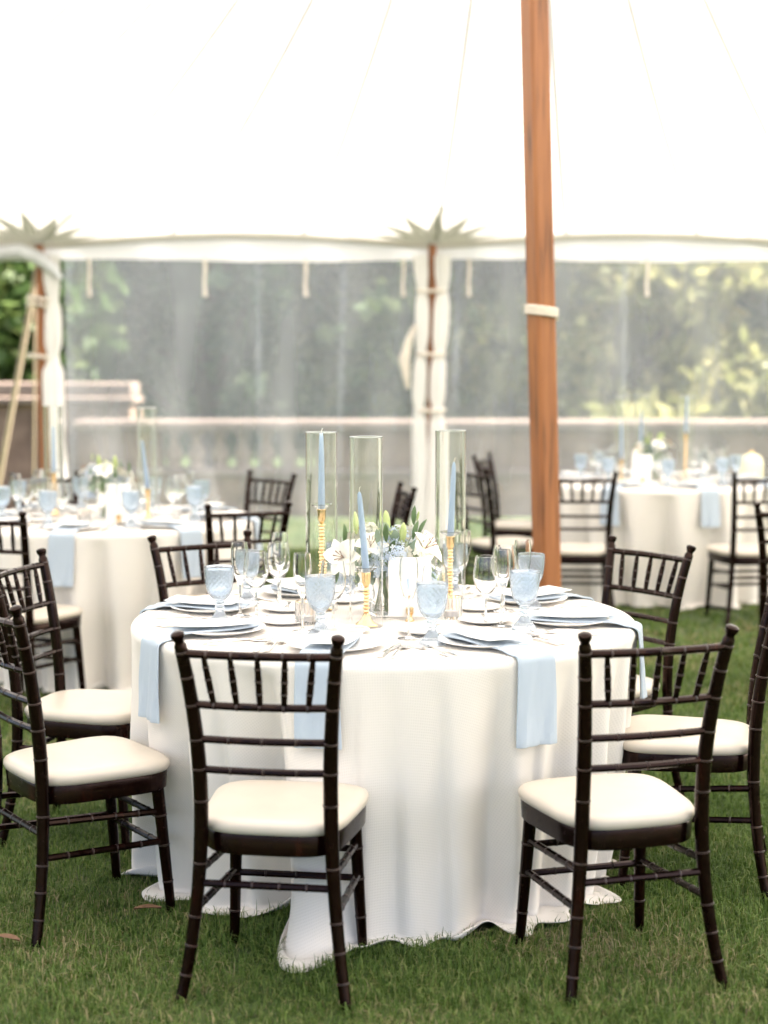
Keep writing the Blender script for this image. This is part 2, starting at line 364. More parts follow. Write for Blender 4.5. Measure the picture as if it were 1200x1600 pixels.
# grass blades
def blades(n_per, y0, y1, lmin, lmax, wmin, wmax):
    half = lambda y: .27 * y + .9
    area = 2 * ((.135 * y1 * y1 + .9 * y1) - (.135 * y0 * y0 + .9 * y0)); n = int(n_per * area)
    nc = n // 9; ycl = rng.uniform(y0, y1, nc * 2); xcl = rng.uniform(-1, 1, nc * 2) * half(y1)
    k = np.abs(xcl) < half(ycl); xcl, ycl = xcl[k][:nc], ycl[k][:nc]
    # tufts of blades round random centres; some tufts tall, some trodden
    q = rng.integers(0, len(xcl), n); tuft = rng.uniform(.55, 1.25, len(xcl))[q]; flat = rng.random(len(xcl))[q] < .16
    x = xcl[q] + rng.normal(0, .012, n); y = ycl[q] + rng.normal(0, .012, n)
    loose = rng.random(n) < .4; x[loose] += rng.normal(0, .05, loose.sum()); y[loose] += rng.normal(0, .05, loose.sum())
    patch = .9 + .22 * np.sin(x * 2.3 + 1.3 * np.sin(y * 1.9)) * np.sin(y * 2.1 + 1.7 * np.sin(x * 1.3))
    ln = rng.uniform(lmin, lmax, n) * patch * tuft; w = rng.uniform(wmin, wmax, n)
    a = rng.uniform(0, 2 * np.pi, n); lean = rng.uniform(.15, 1.25, n); la = a + np.pi / 2 + rng.normal(0, .5, n); lean = np.where(flat, rng.uniform(1.2, 1.7, n), lean)
    dx, dy = np.cos(la), np.sin(la); wx, wy = np.cos(a) * w / 2, np.sin(a) * w / 2
    z0 = np.full(n, -.006)
    h1 = ln * .55; b1 = ln * .28 * lean; h2 = ln * np.clip(1 - .42 * lean, .25, 1); b2 = ln * lean * .85
    V = np.empty((n, 5, 3), np.float32)
    V[:, 0] = np.stack([x - wx, y - wy, z0], 1); V[:, 1] = np.stack([x + wx, y + wy, z0], 1)
    V[:, 2] = np.stack([x + dx * b1 + wx * .8, y + dy * b1 + wy * .8, h1], 1); V[:, 3] = np.stack([x + dx * b1 - wx * .8, y + dy * b1 - wy * .8, h1], 1)
    V[:, 4] = np.stack([x + dx * b2, y + dy * b2, h2], 1)
    return V
V = np.concatenate([blades(25000, 3.0, 5.6, .024, .062, .0018, .0038), blades(8000, 5.6, 8.2, .03, .065, .003, .0055), blades(2600, 8.2, 15.4, .035, .07, .005, .009)])
for cc, cr in ((TC, 0), (TL_, 75), (TR_, 205)):
    dx_, dy_ = V[:, 0, 0] - cc.x, V[:, 0, 1] - cc.y; pa = np.degrees(np.arctan2(dy_, dx_)) - cr
    V = V[np.hypot(dx_, dy_) > Rcloth(pa, 1.0) + hem_len(pa) - .016]
n = len(V); me = bpy.data.meshes.new('grass')
me.vertices.add(n * 5); me.vertices.foreach_set('co', V.ravel())
base = (np.arange(n) * 5)[:, None]
loops = (base + np.array([0, 1, 2, 3, 3, 2, 4])).ravel().astype(np.int32)
me.loops.add(n * 7); me.loops.foreach_set('vertex_index', loops)
me.polygons.add(n * 2)
ls = ((np.arange(n) * 7)[:, None] + np.array([0, 4])).ravel().astype(np.int32)
me.polygons.foreach_set('loop_start', ls); me.polygons.foreach_set('loop_total', np.tile([4, 3], n).astype(np.int32))
me.materials.append(M['grass']); me.update(); me.validate()
o = link('grass', me); o['kind'] = 'stuff'; o['label'] = 'short green lawn grass under the tent'; o['category'] = 'grass'

# fallen leaves
def dry_leaf():
    b = MB(); P = []
    for i in range(9):
        t = i / 8; w = .014 * math.sin(math.pi * min(1, t * .92 + .06)) ** .8
        P.append([(s * w, t * .075 - .037, .010 + .006 * abs(s) + .005 * math.sin(t * 3)) for s in (-1, -.5, 0, .5, 1)])
    b.grid(P); return link('fallen_leaf', b.mesh('fallen_leaf', M['dry_leaf']))
for px, py, rz, lab in ((231, 1442, 1.7, 'curled brown fallen leaf lying by the hem of the tablecloth'), (12, 1490, 1.2, 'tan fallen leaf lying on grass beside a chair leg')):
    d = at(px, py, 1.0); k = HC / (HC - d.z); tag(inst('dryleaf', dry_leaf, (d.x * k, k, .028), rz), lab, 'leaf', 'fallen leaves')

# stone balustrade at the terrace edge
YB = 16.0
bal = empty('stone_balustrade', (0, YB, 0)); tag(bal, 'weathered stone balustrade with pale coping behind the clear tent wall', 'balustrade')
xl, x_b0, x_b1, xr = -3.12, -2.28, -.62, 12.0
b = MB().box((xl, 0, -1.3), (xr, .42, .40), bev=.01); link('base_wall', b.mesh('base_wall', M['stone']), bal)
b = MB().box((xl - .02, -.05, .40), (xr, .47, .475), bev=.02); link('ledge', b.mesh('ledge', M['coping']), bal)
b = MB().box((xl - .03, -.06, .865), (xr, .48, .975), bev=.025); link('coping', b.mesh('coping', M['coping']), bal)
b = MB().box((xl, .03, .473), (x_b0, .39, .867), bev=.01); link('pier', b.mesh('pier', M['stone']), bal)
b = MB().box((x_b1, .03, .473), (1.5, .39, .867), bev=.01); link('wall_panel', b.mesh('wall_panel', M['stone']), bal)
b = MB().box((1.515, .05, .473), (5.5, .37, .867), bev=.01); link('wall_panel', b.mesh('wall_panel', M['stone']), bal)
b = MB().box((5.515, .03, .473), (xr, .39, .867), bev=.01); link('wall_panel', b.mesh('wall_panel', M['stone']), bal)
b = MB(); b.lathe([(.085, 0), (.085, .045), (.06, .055), (.075, .08), (.098, .13), (.09, .18), (.055, .25), (.04, .29), (.05, .31), (.045, .325), (.07, .34), (.075, .395)], 16)
bm_ = b.mesh('baluster', M['baluster']); nb = 7
for i in range(nb): link('baluster', bm_, bal, (x_b0 + (i + .5) * (x_b1 - x_b0) / nb, .21, .4725))

wl = empty('stone_wall', (0, 17.3, 0)); tag(wl, 'taller brown stone garden wall with pale coping at the open tent side', 'wall')
b = MB().box((-14, 0, -1.3), (-2.78, .5, 1.10), bev=.01); link('wall_body', b.mesh('wall_body', M['stone']), wl)
b = MB().box((-14, -.09, 1.10), (-2.72, .59, 1.19), bev=.02); link('ledge', b.mesh('ledge', M['coping']), wl)
b = MB().box((-14, -.04, 1.19), (-2.75, .54, 1.34), bev=.02); link('coping', b.mesh('coping', M['coping']), wl)

# trees
def leaf_cloud(lobes, n, size, seed):
    r = np.random.default_rng(seed); vol = np.array([l[3] * l[4] * l[5] for l in lobes]) ** .75; pick = r.choice(len(lobes), n, p=vol / vol.sum())
    Lb = np.array(lobes)[pick]; d = r.normal(size=(n, 3)); d /= np.linalg.norm(d, axis=1)[:, None]
    rad = r.uniform(.25, 1, n) ** .45 * (1 + .22 * np.sin(d[:, 0] * 7 + d[:, 2] * 9 + pick) * np.sin(d[:, 1] * 8 + pick * 2))
    c = Lb[:, :3] + d * rad[:, None] * Lb[:, 3:6]
    a = r.normal(size=(n, 3)); a /= np.linalg.norm(a, axis=1)[:, None]; q = r.normal(size=(n, 3)); q -= a * (a * q).sum(1)[:, None]; q /= np.linalg.norm(q, axis=1)[:, None]
    s = (size * r.uniform(.6, 1.4, n))[:, None]
    V = np.stack([c - a * s, c + q * s * .5, c + a * s, c - q * s * .5], 1).astype(np.float32)
    return V
def quads_mesh(name, V, mat):
    n = len(V); me = bpy.data.meshes.new(name); me.vertices.add(n * 4); me.vertices.foreach_set('co', V.ravel())
    me.loops.add(n * 4); me.loops.foreach_set('vertex_index', np.arange(n * 4, dtype=np.int32))
    me.polygons.add(n); me.polygons.foreach_set('loop_start', (np.arange(n) * 4).astype(np.int32)); me.polygons.foreach_set('loop_total', np.full(n, 4, np.int32))
    me.materials.append(mat); me.update(); me.validate(); return me
def make_tree(seed, mat, h, w):
    def f():
        r = random.Random(seed); root = empty('broadleaf_tree')
        b = MB(); top = Vector((r.uniform(-.4, .4), 0, h * .7))
        b.tube([(0, 0, -.2), (.08, 0, h * .2), (-.05, .1, h * .4), top], [.24, .19, .13, .03], 8)
        lobes = []
        for i in range(9):
            a = i * 2.4 + r.uniform(-.4, .4); zz = h * r.uniform(.22, .85); rr = w * r.uniform(.35, .75) * (1.15 - zz / h * .7)
            c = (math.cos(a) * rr, math.sin(a) * rr, zz); e = w * r.uniform(.38, .6)
            lobes.append((*c, e, e, e * r.uniform(.6, .85)))
            b.tube([(0, 0, zz * .55), (c[0] * .5, c[1] * .5, zz * .8), c], [.08, .05, .02], 6)
        lobes.append((0, 0, h * .85, w * .5, w * .5, h * .18))
        link('trunk', b.mesh('trunk', M['bark']), root)
        link('crown', quads_mesh('crown', leaf_cloud(lobes, 9000, .15, seed), mat), root)
        return root
    return f
GT = 'trees beyond the stone terrace wall'
def tz(y): return -1.2 + max(0, y - 30) * .10
for key, seed, mat, h, w, x, y, rz, lab in (
    ('t1', 3, 'leaf_a', 6.5, 2.6, -6.2, 21.5, 0, 'bright green tree seen through the open tent side'),
    ('t2', 5, 'leaf_b', 7.5, 3.0, -2.6, 23.5, 1, 'dark green tree behind the stone balusters'),
    ('t1', 3, 'leaf_a', 6.5, 2.6, .9, 22.2, 2.3, 'green broadleaf tree behind the tied-curtain pole'),
    ('t2', 5, 'leaf_b', 7.5, 3.0, 3.6, 24.0, 4, 'dark green tree behind the wooden centre pole'),
    ('t3', 9, 'leaf_c', 6.4, 2.8, 3.3, 20.8, 0, 'pale yellow-green tree next to the wooden centre pole, beyond the wall'),
    ('t3', 9, 'leaf_c', 6.4, 2.8, 5.6, 21.6, 2.0, 'pale yellow-green tree beyond the cream domed lantern'),
    ('t3', 9, 'leaf_c', 6.4, 2.8, 8.4, 22.8, 4.2, 'pale yellow-green tree farthest along the stone wall'),
    ('t1', 3, 'leaf_a', 6.5, 2.6, -10, 24.5, 4.1, None), ('t2', 5, 'leaf_b', 7.5, 3.0, -5.6, 29.0, 2.2, None),
    ('t2', 5, 'leaf_b', 7.5, 3.0, -.6, 29.5, 5.2, None), ('t1', 3, 'leaf_a', 6.5, 2.6, 3.6, 31, 1.1, None),
    ('t2', 5, 'leaf_b', 7.5, 3.0, 8.6, 30, 3.0, None), ('t1', 3, 'leaf_a', 6.5, 2.6, 11.5, 25, 3.6, None),
    ('t2', 5, 'leaf_b', 7.5, 3.0, -13.5, 29, .4, None)):
    o = inst(key, make_tree(seed, M[mat], h, w), (x, y, tz(y)), rz)
    tag(o, lab or 'green tree in the farther row beyond the terrace', 'tree', GT)
b = leaf_cloud([(x, y, z, 6, 3, 4.0) for x, y, z in [(-32 + i * 5.5, 41 + 3 * math.sin(i * 1.7), 3 + 1.2 * math.sin(i)) for i in range(14)]], 26000, .34, 21)
o = link('woodland', quads_mesh('woodland', b, M['leaf_b'])); o['kind'] = 'stuff'; o['label'] = 'distant mass of dark woodland beyond the trees'; o['category'] = 'woodland'

# ------------------------------------------------------------------ the tent
YE = 13.0; ZE = 2.55; SP = 3.22
XM = at(679, 380, YE).x                                        # middle side pole
peak = at(820, -684, 7.5); foot = at(859, 1071, 7.5); foot.z = 0
def eave_z(x): return ZE - .02 + .085 * abs(math.sin(math.pi * (x - XM) / SP)) ** 1.2
X0, X1, Y0 = XM - 3 * SP, XM + 3 * SP, .9
per = []
nx, ny = 96, 48
for i in range(nx): per.append((X0 + (X1 - X0) * i / nx, YE))
for i in range(ny): per.append((X1, YE + (Y0 - YE) * i / ny))
for i in range(nx): per.append((X1 + (X0 - X1) * i / nx, Y0))
for i in range(ny): per.append((X0, Y0 + (YE - Y0) * i / ny))
def canopy_pt(ex, ey, t, drop=0.0):
    """t = 0 at the peak, 1 at the eave point (ex, ey)"""
    ez = eave_z(ex) if abs(ey - YE) < 1e-6 or abs(ey - Y0) < 1e-6 else eave_z(XM + (ey - YE))
    x = peak.x + (ex - peak.x) * t; y = peak.y + (ey - peak.y) * t
    z = ez + (peak.z - ez) * (.25 * (1 - t) + .75 * (1 - t) ** 1.35)
    return (x, y, z - drop)
tent = empty('sailcloth_tent', (0, 0, 0)); tag(tent, 'white sailcloth tent canopy peaking on the orange wooden centre pole', 'tent')
b = MB(); ts = np.linspace(.02, 1, 26); nP = len(per)
for t in ts: b.v.extend([canopy_pt(ex, ey, t) for ex, ey in per])
for i in range(len(ts) - 1):
    for j in range(nP):
        k = (j + 1) % nP; b.f.append((i * nP + j, i * nP + k, (i + 1) * nP + k, (i + 1) * nP + j)); b.m.append(0)
b.f.append(tuple(range(nP))); b.m.append(0)
link('canopy', b.mesh('canopy', M['canvas']), tent)
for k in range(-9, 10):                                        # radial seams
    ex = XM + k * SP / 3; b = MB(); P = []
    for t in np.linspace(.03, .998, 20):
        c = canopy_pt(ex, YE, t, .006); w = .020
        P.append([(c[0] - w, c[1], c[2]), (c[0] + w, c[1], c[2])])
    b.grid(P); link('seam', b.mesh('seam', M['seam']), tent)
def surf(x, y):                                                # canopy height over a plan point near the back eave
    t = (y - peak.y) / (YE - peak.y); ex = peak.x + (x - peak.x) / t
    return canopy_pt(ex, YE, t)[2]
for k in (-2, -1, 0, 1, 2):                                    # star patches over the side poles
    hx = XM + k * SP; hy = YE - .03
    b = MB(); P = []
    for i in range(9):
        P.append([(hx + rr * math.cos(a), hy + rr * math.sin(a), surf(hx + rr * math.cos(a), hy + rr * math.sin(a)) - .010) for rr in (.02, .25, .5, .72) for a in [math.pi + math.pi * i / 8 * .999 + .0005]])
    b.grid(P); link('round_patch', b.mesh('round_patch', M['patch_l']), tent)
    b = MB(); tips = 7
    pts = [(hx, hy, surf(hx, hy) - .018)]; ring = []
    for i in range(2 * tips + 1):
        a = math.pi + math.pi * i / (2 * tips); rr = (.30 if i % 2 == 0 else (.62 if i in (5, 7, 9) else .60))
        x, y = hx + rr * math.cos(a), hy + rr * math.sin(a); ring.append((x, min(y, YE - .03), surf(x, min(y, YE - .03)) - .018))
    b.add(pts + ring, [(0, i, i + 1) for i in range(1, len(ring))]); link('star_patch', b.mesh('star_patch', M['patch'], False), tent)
b = MB(); xs = np.linspace(X0, X1, 160)
b.tube([(x, YE, eave_z(x) - .02) for x in xs], .036, 8); link('eave_webbing', b.mesh('eave_webbing', M['webbing']), tent)
b = MB(); b.grid([[(x, YE + .03 + .012 * math.sin(x * 9) * k, (eave_z(x) - .02) * (1 - k) + k * (2.385 + .012 * math.sin(x * 2.1))) for x in xs] for k in (0, .5, 1)])
link('valance', b.mesh('valance', M['canvas']), tent)

# clear side wall: panels, welds, tie cords
XL = at(101, 600, YE).x
wall = empty('clear_sidewall', (0, YE, 0)); tag(wall, 'clear vinyl tent sidewall hanging from the eave in front of the terrace', 'tent wall')
edges = [XL] + [at(px, 550, YE).x for px in (404, 538, 716, 975)] + [at(1400, 550, YE).x, at(1700, 550, YE).x]
for i in range(len(edges) - 1):
    xa, xb = edges[i], edges[i + 1]; b = MB(); P = []
    for z in np.linspace(.0, 2.42, 26):
        P.append([(x, .05 + (.018 * math.sin(x * 2.3 + 1.6 * math.sin(z * 1.1 + i)) + .012 * math.sin(x * 6.1 + 2.2 * math.sin(z * 1.9 + x)) + .006 * math.sin(x * 14.3 - z * 2.7)) * (1.1 - z / 2.6), z) for x in np.linspace(xa, xb, 40)])
    b.grid(P); link('vinyl_panel', b.mesh('vinyl_panel', M['vinyl']), wall)
for px, lean in ((404, 0), (538, -.07), (716, -.05), (975, 0), (110, .0)):
    x = at(px, 550, YE).x; b = MB()
    b.grid([[(x + s * .026 + lean * (2.4 - z) / 2.4, .0, z) for s in (-1, 0, 1)] for z in np.linspace(.02, 2.40, 12)])
    link('weld_strip', b.mesh('weld_strip', M['weld']), wall)
cord = MB(); cord.tube([(0, 0, 0), (.004, 0, -.1), (-.004, 0, -.2), (0, 0, -.285), (0, 0, -.30), (0, 0, -.315)], [.014, .014, .013, .014, .024, .012], 7)
cm_ = cord.mesh('tie_cord', M['rope'])
for px in (141, 321, 478, 630, 732, 1010): link('tie_cord', cm_, wall, (at(px, 400, YE).x, -.06, 2.40))

# side poles with gathered curtains
def gathered(name, pathpts, radii, parent=None, seed=0):
    b = MB(); r = random.Random(seed); rings = []; n = 28; ph = [r.uniform(0, 6.28) for _ in range(3)]
    for i, (p, rad) in enumerate(zip(pathpts, radii)):
        rings.append([(p[0] + rad * (1 + .20 * math.sin(6 * a + ph[0] + i * .12) + .10 * math.sin(9 * a + ph[1])) * math.cos(a), p[1] + .8 * rad * (1 + .20 * math.sin(6 * a + ph[0] + i * .12)) * math.sin(a), p[2]) for a in [2 * math.pi * j / n for j in range(n)]])
    b.loft(rings); return link(name, b.mesh(name, M['curtain']), parent)
def side_pole(px, lab, lean=0):
    x = at(px, 560, YE).x; r0 = empty('side_pole', (x, YE - .02, 0))
    b = MB(); b.tube([(0, 0, -.05), (lean * .5, 0, 1.3), (lean, 0, 2.53)], [.036, .038, .034], 12); link('pole_shaft', b.mesh('pole_shaft', M['pole']), r0)
    b = MB(); b.lathe([(.02, 2.50), (.05, 2.52), (.05, 2.55), (.012, 2.56), (.01, 2.60)], 12, (lean, 0, 0)); link('pole_pin', b.mesh('pole_pin', M['tarp']), r0)
    tag(r0, lab, 'tent pole', 'side poles along the eave'); return r0
zz = np.linspace(.04, 2.42, 34)
def pinch(z, ties): return 1 - sum(.38 * math.exp(-((z - t) / .07) ** 2) for t in ties)
xm = at(675, 560, YE).x
side_pole(675, 'orange side pole wrapped between two gathered white curtains')
ties = [2.14, 1.63, 1.17]
c1 = empty('gathered_curtain', (xm, YE - .09, 0)); tag(c1, 'white gathered curtain tied round the orange side pole', 'curtain')
gathered('curtain_panel', [(-.095 + .015 * math.sin(z * 4) - .02 * (z < 1.0) * (1 - z), 0, z) for z in zz], [.050 * pinch(z, ties) + .022 * max(0, 1 - z) for z in zz], c1, 2)
gathered('curtain_panel', [((.065 + .02 * math.sin(z * 3 + 1)) if z > 1.0 else (.065 + .02 * math.sin(4)) * z - .0 * z, .01, z) for z in zz], [.058 * pinch(z, ties) + .04 * max(0, 1 - z) for z in zz], c1, 4)
for t in ties:
    b = MB(); b.tube([(.115 * math.cos(a) - .012, .03 + .085 * math.sin(a), t + .01 * math.sin(a)) for a in np.linspace(0, 2 * math.pi, 21)], .014, 7); link('tie', b.mesh('tie', M['rope']), c1)
gb = MB(); gb.tube([(0, 0, 0), (-.05, 0, -.12), (-.09, 0, -.28), (-.075, 0, -.42), (-.06, 0, -.52)], [.012, .03, .045, .03, .012], 10)
o = link('rope_bundle', gb.mesh('rope_bundle', M['rope']), None, (xm - .14, YE - .12, 1.86)); tag(o, 'coiled tan rope bundle hanging beside the tied white curtain', 'rope')

xl_ = at(66, 560, YE).x
side_pole(66, 'orange side pole at the open tent side with one gathered curtain')
ties2 = [2.07, 1.60]
c2 = empty('gathered_curtain', (xl_, YE - .07, 0)); tag(c2, 'single white gathered curtain beside the pole at the open tent side', 'curtain')
gathered('curtain_panel', [(.105 + .012 * math.sin(z * 4) + .02 * (1.6 - z if z < 1.6 else 0) * (z > 1.0), 0, z) for z in zz], [.060 * pinch(z, ties2) + .012 * (z < 1.5) for z in zz], c2, 6)
for t in ties2 + [2.02]:
    b = MB(); b.tube([(.075 * math.cos(a) + .03, .03 + .075 * math.sin(a), t + .01 * math.sin(2 * a)) for a in np.linspace(0, 2 * math.pi, 17)], .014, 7); link('tie', b.mesh('tie', M['rope']), c2)
    b = MB(); b.tube([(-.04, -.03, t), (-.075, -.04, t + .02), (-.09, -.04, t - .01)], [.014, .022, .012], 7); link('knot', b.mesh('knot', M['rope']), c2)
b = MB(); b.tube([at(-60, 400, YE - .15), at(-10, 398, YE - .15), at(30, 392, YE - .15), at(58, 402, YE - .15), at(82, 420, YE - .15), at(96, 436, YE - .15)], [.06, .07, .065, .06, .045, .02], 12)
o = link('rolled_curtain', b.mesh('rolled_curtain', M['tarp'])); tag(o, 'grey-white rolled sidewall tied up under the eave at the open side', 'curtain')
def strap(a, c, r, lab, name='guy_strap'):
    b = MB(); a, c = Vector(a), Vector(c); b.tube([a, a.lerp(c, .5), c], r, 6)
    o = link(name, b.mesh(name, M['strap'])); return tag(o, lab, 'guy rope')
strap((xl_ - .02, YE + .06, 2.42), (-3.72, 14.8, -.04), .024, 'thick tan guy strap running from the open-side pole to the lawn')
strap((xl_ - .05, YE + .06, 2.40), (-3.42, 15.3, -.04), .010, 'thin tan guy rope beside the thick strap at the open side')

# centre pole
cp = empty('centre_pole', (foot.x, foot.y, 0)); tag(cp, 'tall orange stained wooden centre pole rising to the tent peak', 'tent pole')
w, ch = .054, .014; oc = [(-w + ch, -w), (w - ch, -w), (w, -w + ch), (w, w - ch), (w - ch, w), (-w + ch, w), (-w, w - ch), (-w, -w + ch)]
dxp = peak.x - foot.x; b = MB()
b.loft([[(dxp * t + x * math.cos(.5) - y * math.sin(.5), x * math.sin(.5) + y * math.cos(.5), -.05 + (peak.z + .03) * t) for x, y in oc] for t in np.linspace(0, 1, 12)])
link('pole_shaft', b.mesh('pole_shaft', M['pole'], False), cp)
zr = at(843, 488, 7.5).z; tr_ = zr / peak.z
rp = MB(); rp.tube([(.074 * math.cos(a), .074 * math.sin(a), .0145 * a / 6.283 - .012 * math.cos(a) ) for a in np.linspace(0, 2 * math.pi * 3, 70)], .0085, 8)
o = link('rope_wrap', rp.mesh('rope_wrap', M['rope']), None, (foot.x + dxp * tr_, foot.y, zr - .02)); tag(o, 'white rope wound three times round the wooden centre pole', 'rope')
#PART2
# ------------------------------------------------------------------ chairs
def lag(z, zs, v):
    t = 0
    for i in range(3):
        k = v[i]
        for j in range(3):
            if j != i: k *= (z - zs[j]) / (zs[i] - zs[j])
        t += k
    return t
def post_xy(z): return lag(z, (0, .42, .92), (.206, .160, .192)), lag(z, (0, .42, .92), (-.238, -.190, -.268))
def ringed(zlist, rad, rings, dr=.0014, hw=.0028):
    """insert turned ring beads into a list of stations; returns z, radius and material per segment"""
    st = [(z, rad(z), 0) for z in zlist]
    for q in rings: st += [(q - hw, rad(q - hw), 1), (q - hw * .6, rad(q) + dr, 1), (q + hw * .6, rad(q) + dr, 1), (q + hw, rad(q + hw), 0)]
    st.sort(); return st
def outline(s, n=44):
    out = []
    for i in range(n):
        a = 2 * math.pi * i / n; c, d = math.cos(a), math.sin(a)
        y = math.copysign(abs(d) ** .46, d); x = math.copysign(abs(c) ** .5, c)
        hw = .190 + .020 * y
        out.append((x * hw * s, (.005 + y * .2) * s))
    return out
def make_chair():
    root = empty('spindle_chair'); W = [M['wood'], M['ring']]
    b = MB(); fr_ = [(.366, .955), (.370, .975), (.412, .985), (.418, .97)]
    b.loft([[(x, y, z) for x, y in outline(s)] for z, s in fr_]); link('seat_frame', b.mesh('seat_frame', M['wood']), root)
    b = MB(); cu = [(.4165, .965), (.420, .995), (.430, 1.015), (.439, 1.012), (.4455, .99), (.450, .945), (.4525, .84), (.4535, .55), (.4530, .06)]
    b.loft([[(x, y, z) for x, y in outline(s)] for z, s in cu]); link('seat_cushion', b.mesh('seat_cushion', M['cushion']), root)
    prad = lambda z: float(np.interp(z, [0, .06, .30, .42, .60, .86, .888, .893, .899, .904, .911, .917, .921], [.0135, .0145, .0168, .0182, .0182, .0160, .0152, .0118, .0118, .0150, .0172, .0165, .010]))
    zl = list(np.linspace(-.02, .30, 6)) + list(np.linspace(.36, .86, 9)) + [.888, .893, .899, .904, .911, .917, .921]
    st = ringed(zl, prad, [.075, .145, .215, .345, .50, .58, .654, .741, .81, .872])
    for s in (1, -1):
        b = MB(); b.tube([(s * post_xy(z)[0], post_xy(z)[1], z) for z, r, m_ in st], [r for z, r, m_ in st], 12, mats=[m_ for z, r, m_ in st])
        link('back_post', b.mesh('back_post', W), root)
    fl = lambda z: (.174 - .018 * z / .4, .183 - .033 * z / .4)
    lrad = lambda z: float(np.interp(z, [0, .1, .38], [.0125, .0145, .018]))
    st2 = ringed(list(np.linspace(-.02, .375, 7)), lrad, [.10, .205, .29])
    for s in (1, -1):
        b = MB(); b.tube([(s * fl(z)[0], fl(z)[1], z) for z, r, m_ in st2], [r for z, r, m_ in st2], 12, mats=[m_ for z, r, m_ in st2])
        link('front_leg', b.mesh('front_leg', W), root)
    def rail(name, a, c, rad, bow, rings, n=8):
        a, c = Vector(a), Vector(c); ss = list(np.linspace(0, 1, 9)); ln = (c - a).length
        st = ringed(ss, lambda s_: rad, rings, .0012, .0028 / ln)
        b = MB(); b.tube([a.lerp(c, s_) + Vector((0, bow * (1 - (2 * s_ - 1) ** 2), 0)) for s_, r_, m_ in st], [r_ for s_, r_, m_ in st], n, mats=[m_ for s_, r_, m_ in st])
        return link(name, b.mesh(name, W), root)
    bows = {}
    for z, rd in ((.868, .0105), (.741, .0098), (.654, .0095), (.578, .0095)):
        x, y = post_xy(z); bw = -.018 if z > .7 else -.012
        rail('back_rail', (-x, y, z), (x, y, z), rd, bw, [.17, .335, .5, .665, .83] if z > .7 else [.25, .5, .75])
    for i in range(5):
        u = (i - 2) / 5.6
        x1, y1 = post_xy(.868); x0, y0 = post_xy(.741)
        a = Vector((u * 2 * x0 * .94, y0 - .018 * (1 - (2 * u) ** 2), .741)); c = Vector((u * 2 * x1, y1 - .018 * (1 - (2 * u) ** 2), .868))
        st = ringed(list(np.linspace(0, 1, 7)), lambda s_: .0052 + .0034 * math.sin(math.pi * min(1, max(0, s_ * .8 + .15))), [.28, .52, .76], .0010, .02)
        b = MB(); b.tube([a.lerp(c, s_) for s_, r_, m_ in st], [r_ for s_, r_, m_ in st], 8, mats=[m_ for s_, r_, m_ in st]); link('spindle', b.mesh('spindle', W), root)
    x, y = post_xy(.295); rail('stretcher', (-x, y, .295), (x, y, .295), .0095, 0, [.2, .4, .6, .8])
    for z in (.285, .205): rail('stretcher', (-fl(z)[0], fl(z)[1], z), (fl(z)[0], fl(z)[1], z), .0095, 0, [.25, .5, .75])
    for s in (1, -1):
        for z, zf in ((.325, .30), (.232, .215)):
            x, y = post_xy(z); rail('stretcher', (s * x, y, z), (s * fl(zf)[0], fl(zf)[1], zf), .0095, 0, [.2, .4, .6, .8])
    return root
ORD = {'F': 'first', 'E': 'second', 'B': 'third', 'A': 'fourth', 'C': 'fifth', 'D': 'sixth', 'G': 'seventh'}
for k, x, y, a in (('A', -.255, 3.883, -8.6), ('B', .578, 3.942, 16.1), ('C', -.848, 4.351, -54.5), ('D', -.95, 5.07, -103.5),
                   ('E', .915, 4.66, 78), ('F', .735, 5.405, 127), ('G', -.552, 5.58, -151)):
    tag(inst('chair', make_chair, (x, y, 0), R(a)), 'dark spindle-back chair, %s from the wooden pole round the table with card 1' % ORD[k], 'chair', 'spindle chairs')
for x, y, a, lab in (
    (-.71, 7.33, 22, 'dark spindle-back chair between the open-side table and the table with card 1'),
    (-1.60, 6.98, -24, 'dark spindle-back chair at the open-side table, ivory seat showing beside a hanging napkin'),
    (-.834, 8.92, 136, 'dark spindle-back chair on the grass between open-side table and stone balusters'),
    (-1.86, 8.90, -155, 'dark spindle-back chair mostly hidden behind glasses of the open-side table'),
    (-.14, 8.13, 100, 'dark spindle-back chair turned sideways behind the flowers and glass cylinders'),
    (.93, 10.89, -110, 'dark spindle-back chair beside the pole-side table, nearer to the stone wall'),
    (.76, 9.78, -62, 'dark spindle-back chair beside the pole-side table, next to the wooden pole'),
    (1.175, 9.42, -4, 'dark spindle-back chair whose spindles stand right behind the wooden pole'),
    (2.17, 9.38, 9, 'dark spindle-back chair facing the hanging napkin of the pole-side table'),
    (1.955, 7.28, -20, 'dark spindle-back chair standing alone on the lawn near no visible table')):
    tag(inst('chair', make_chair, (x, y, 0), R(a)), lab, 'chair', 'spindle chairs')

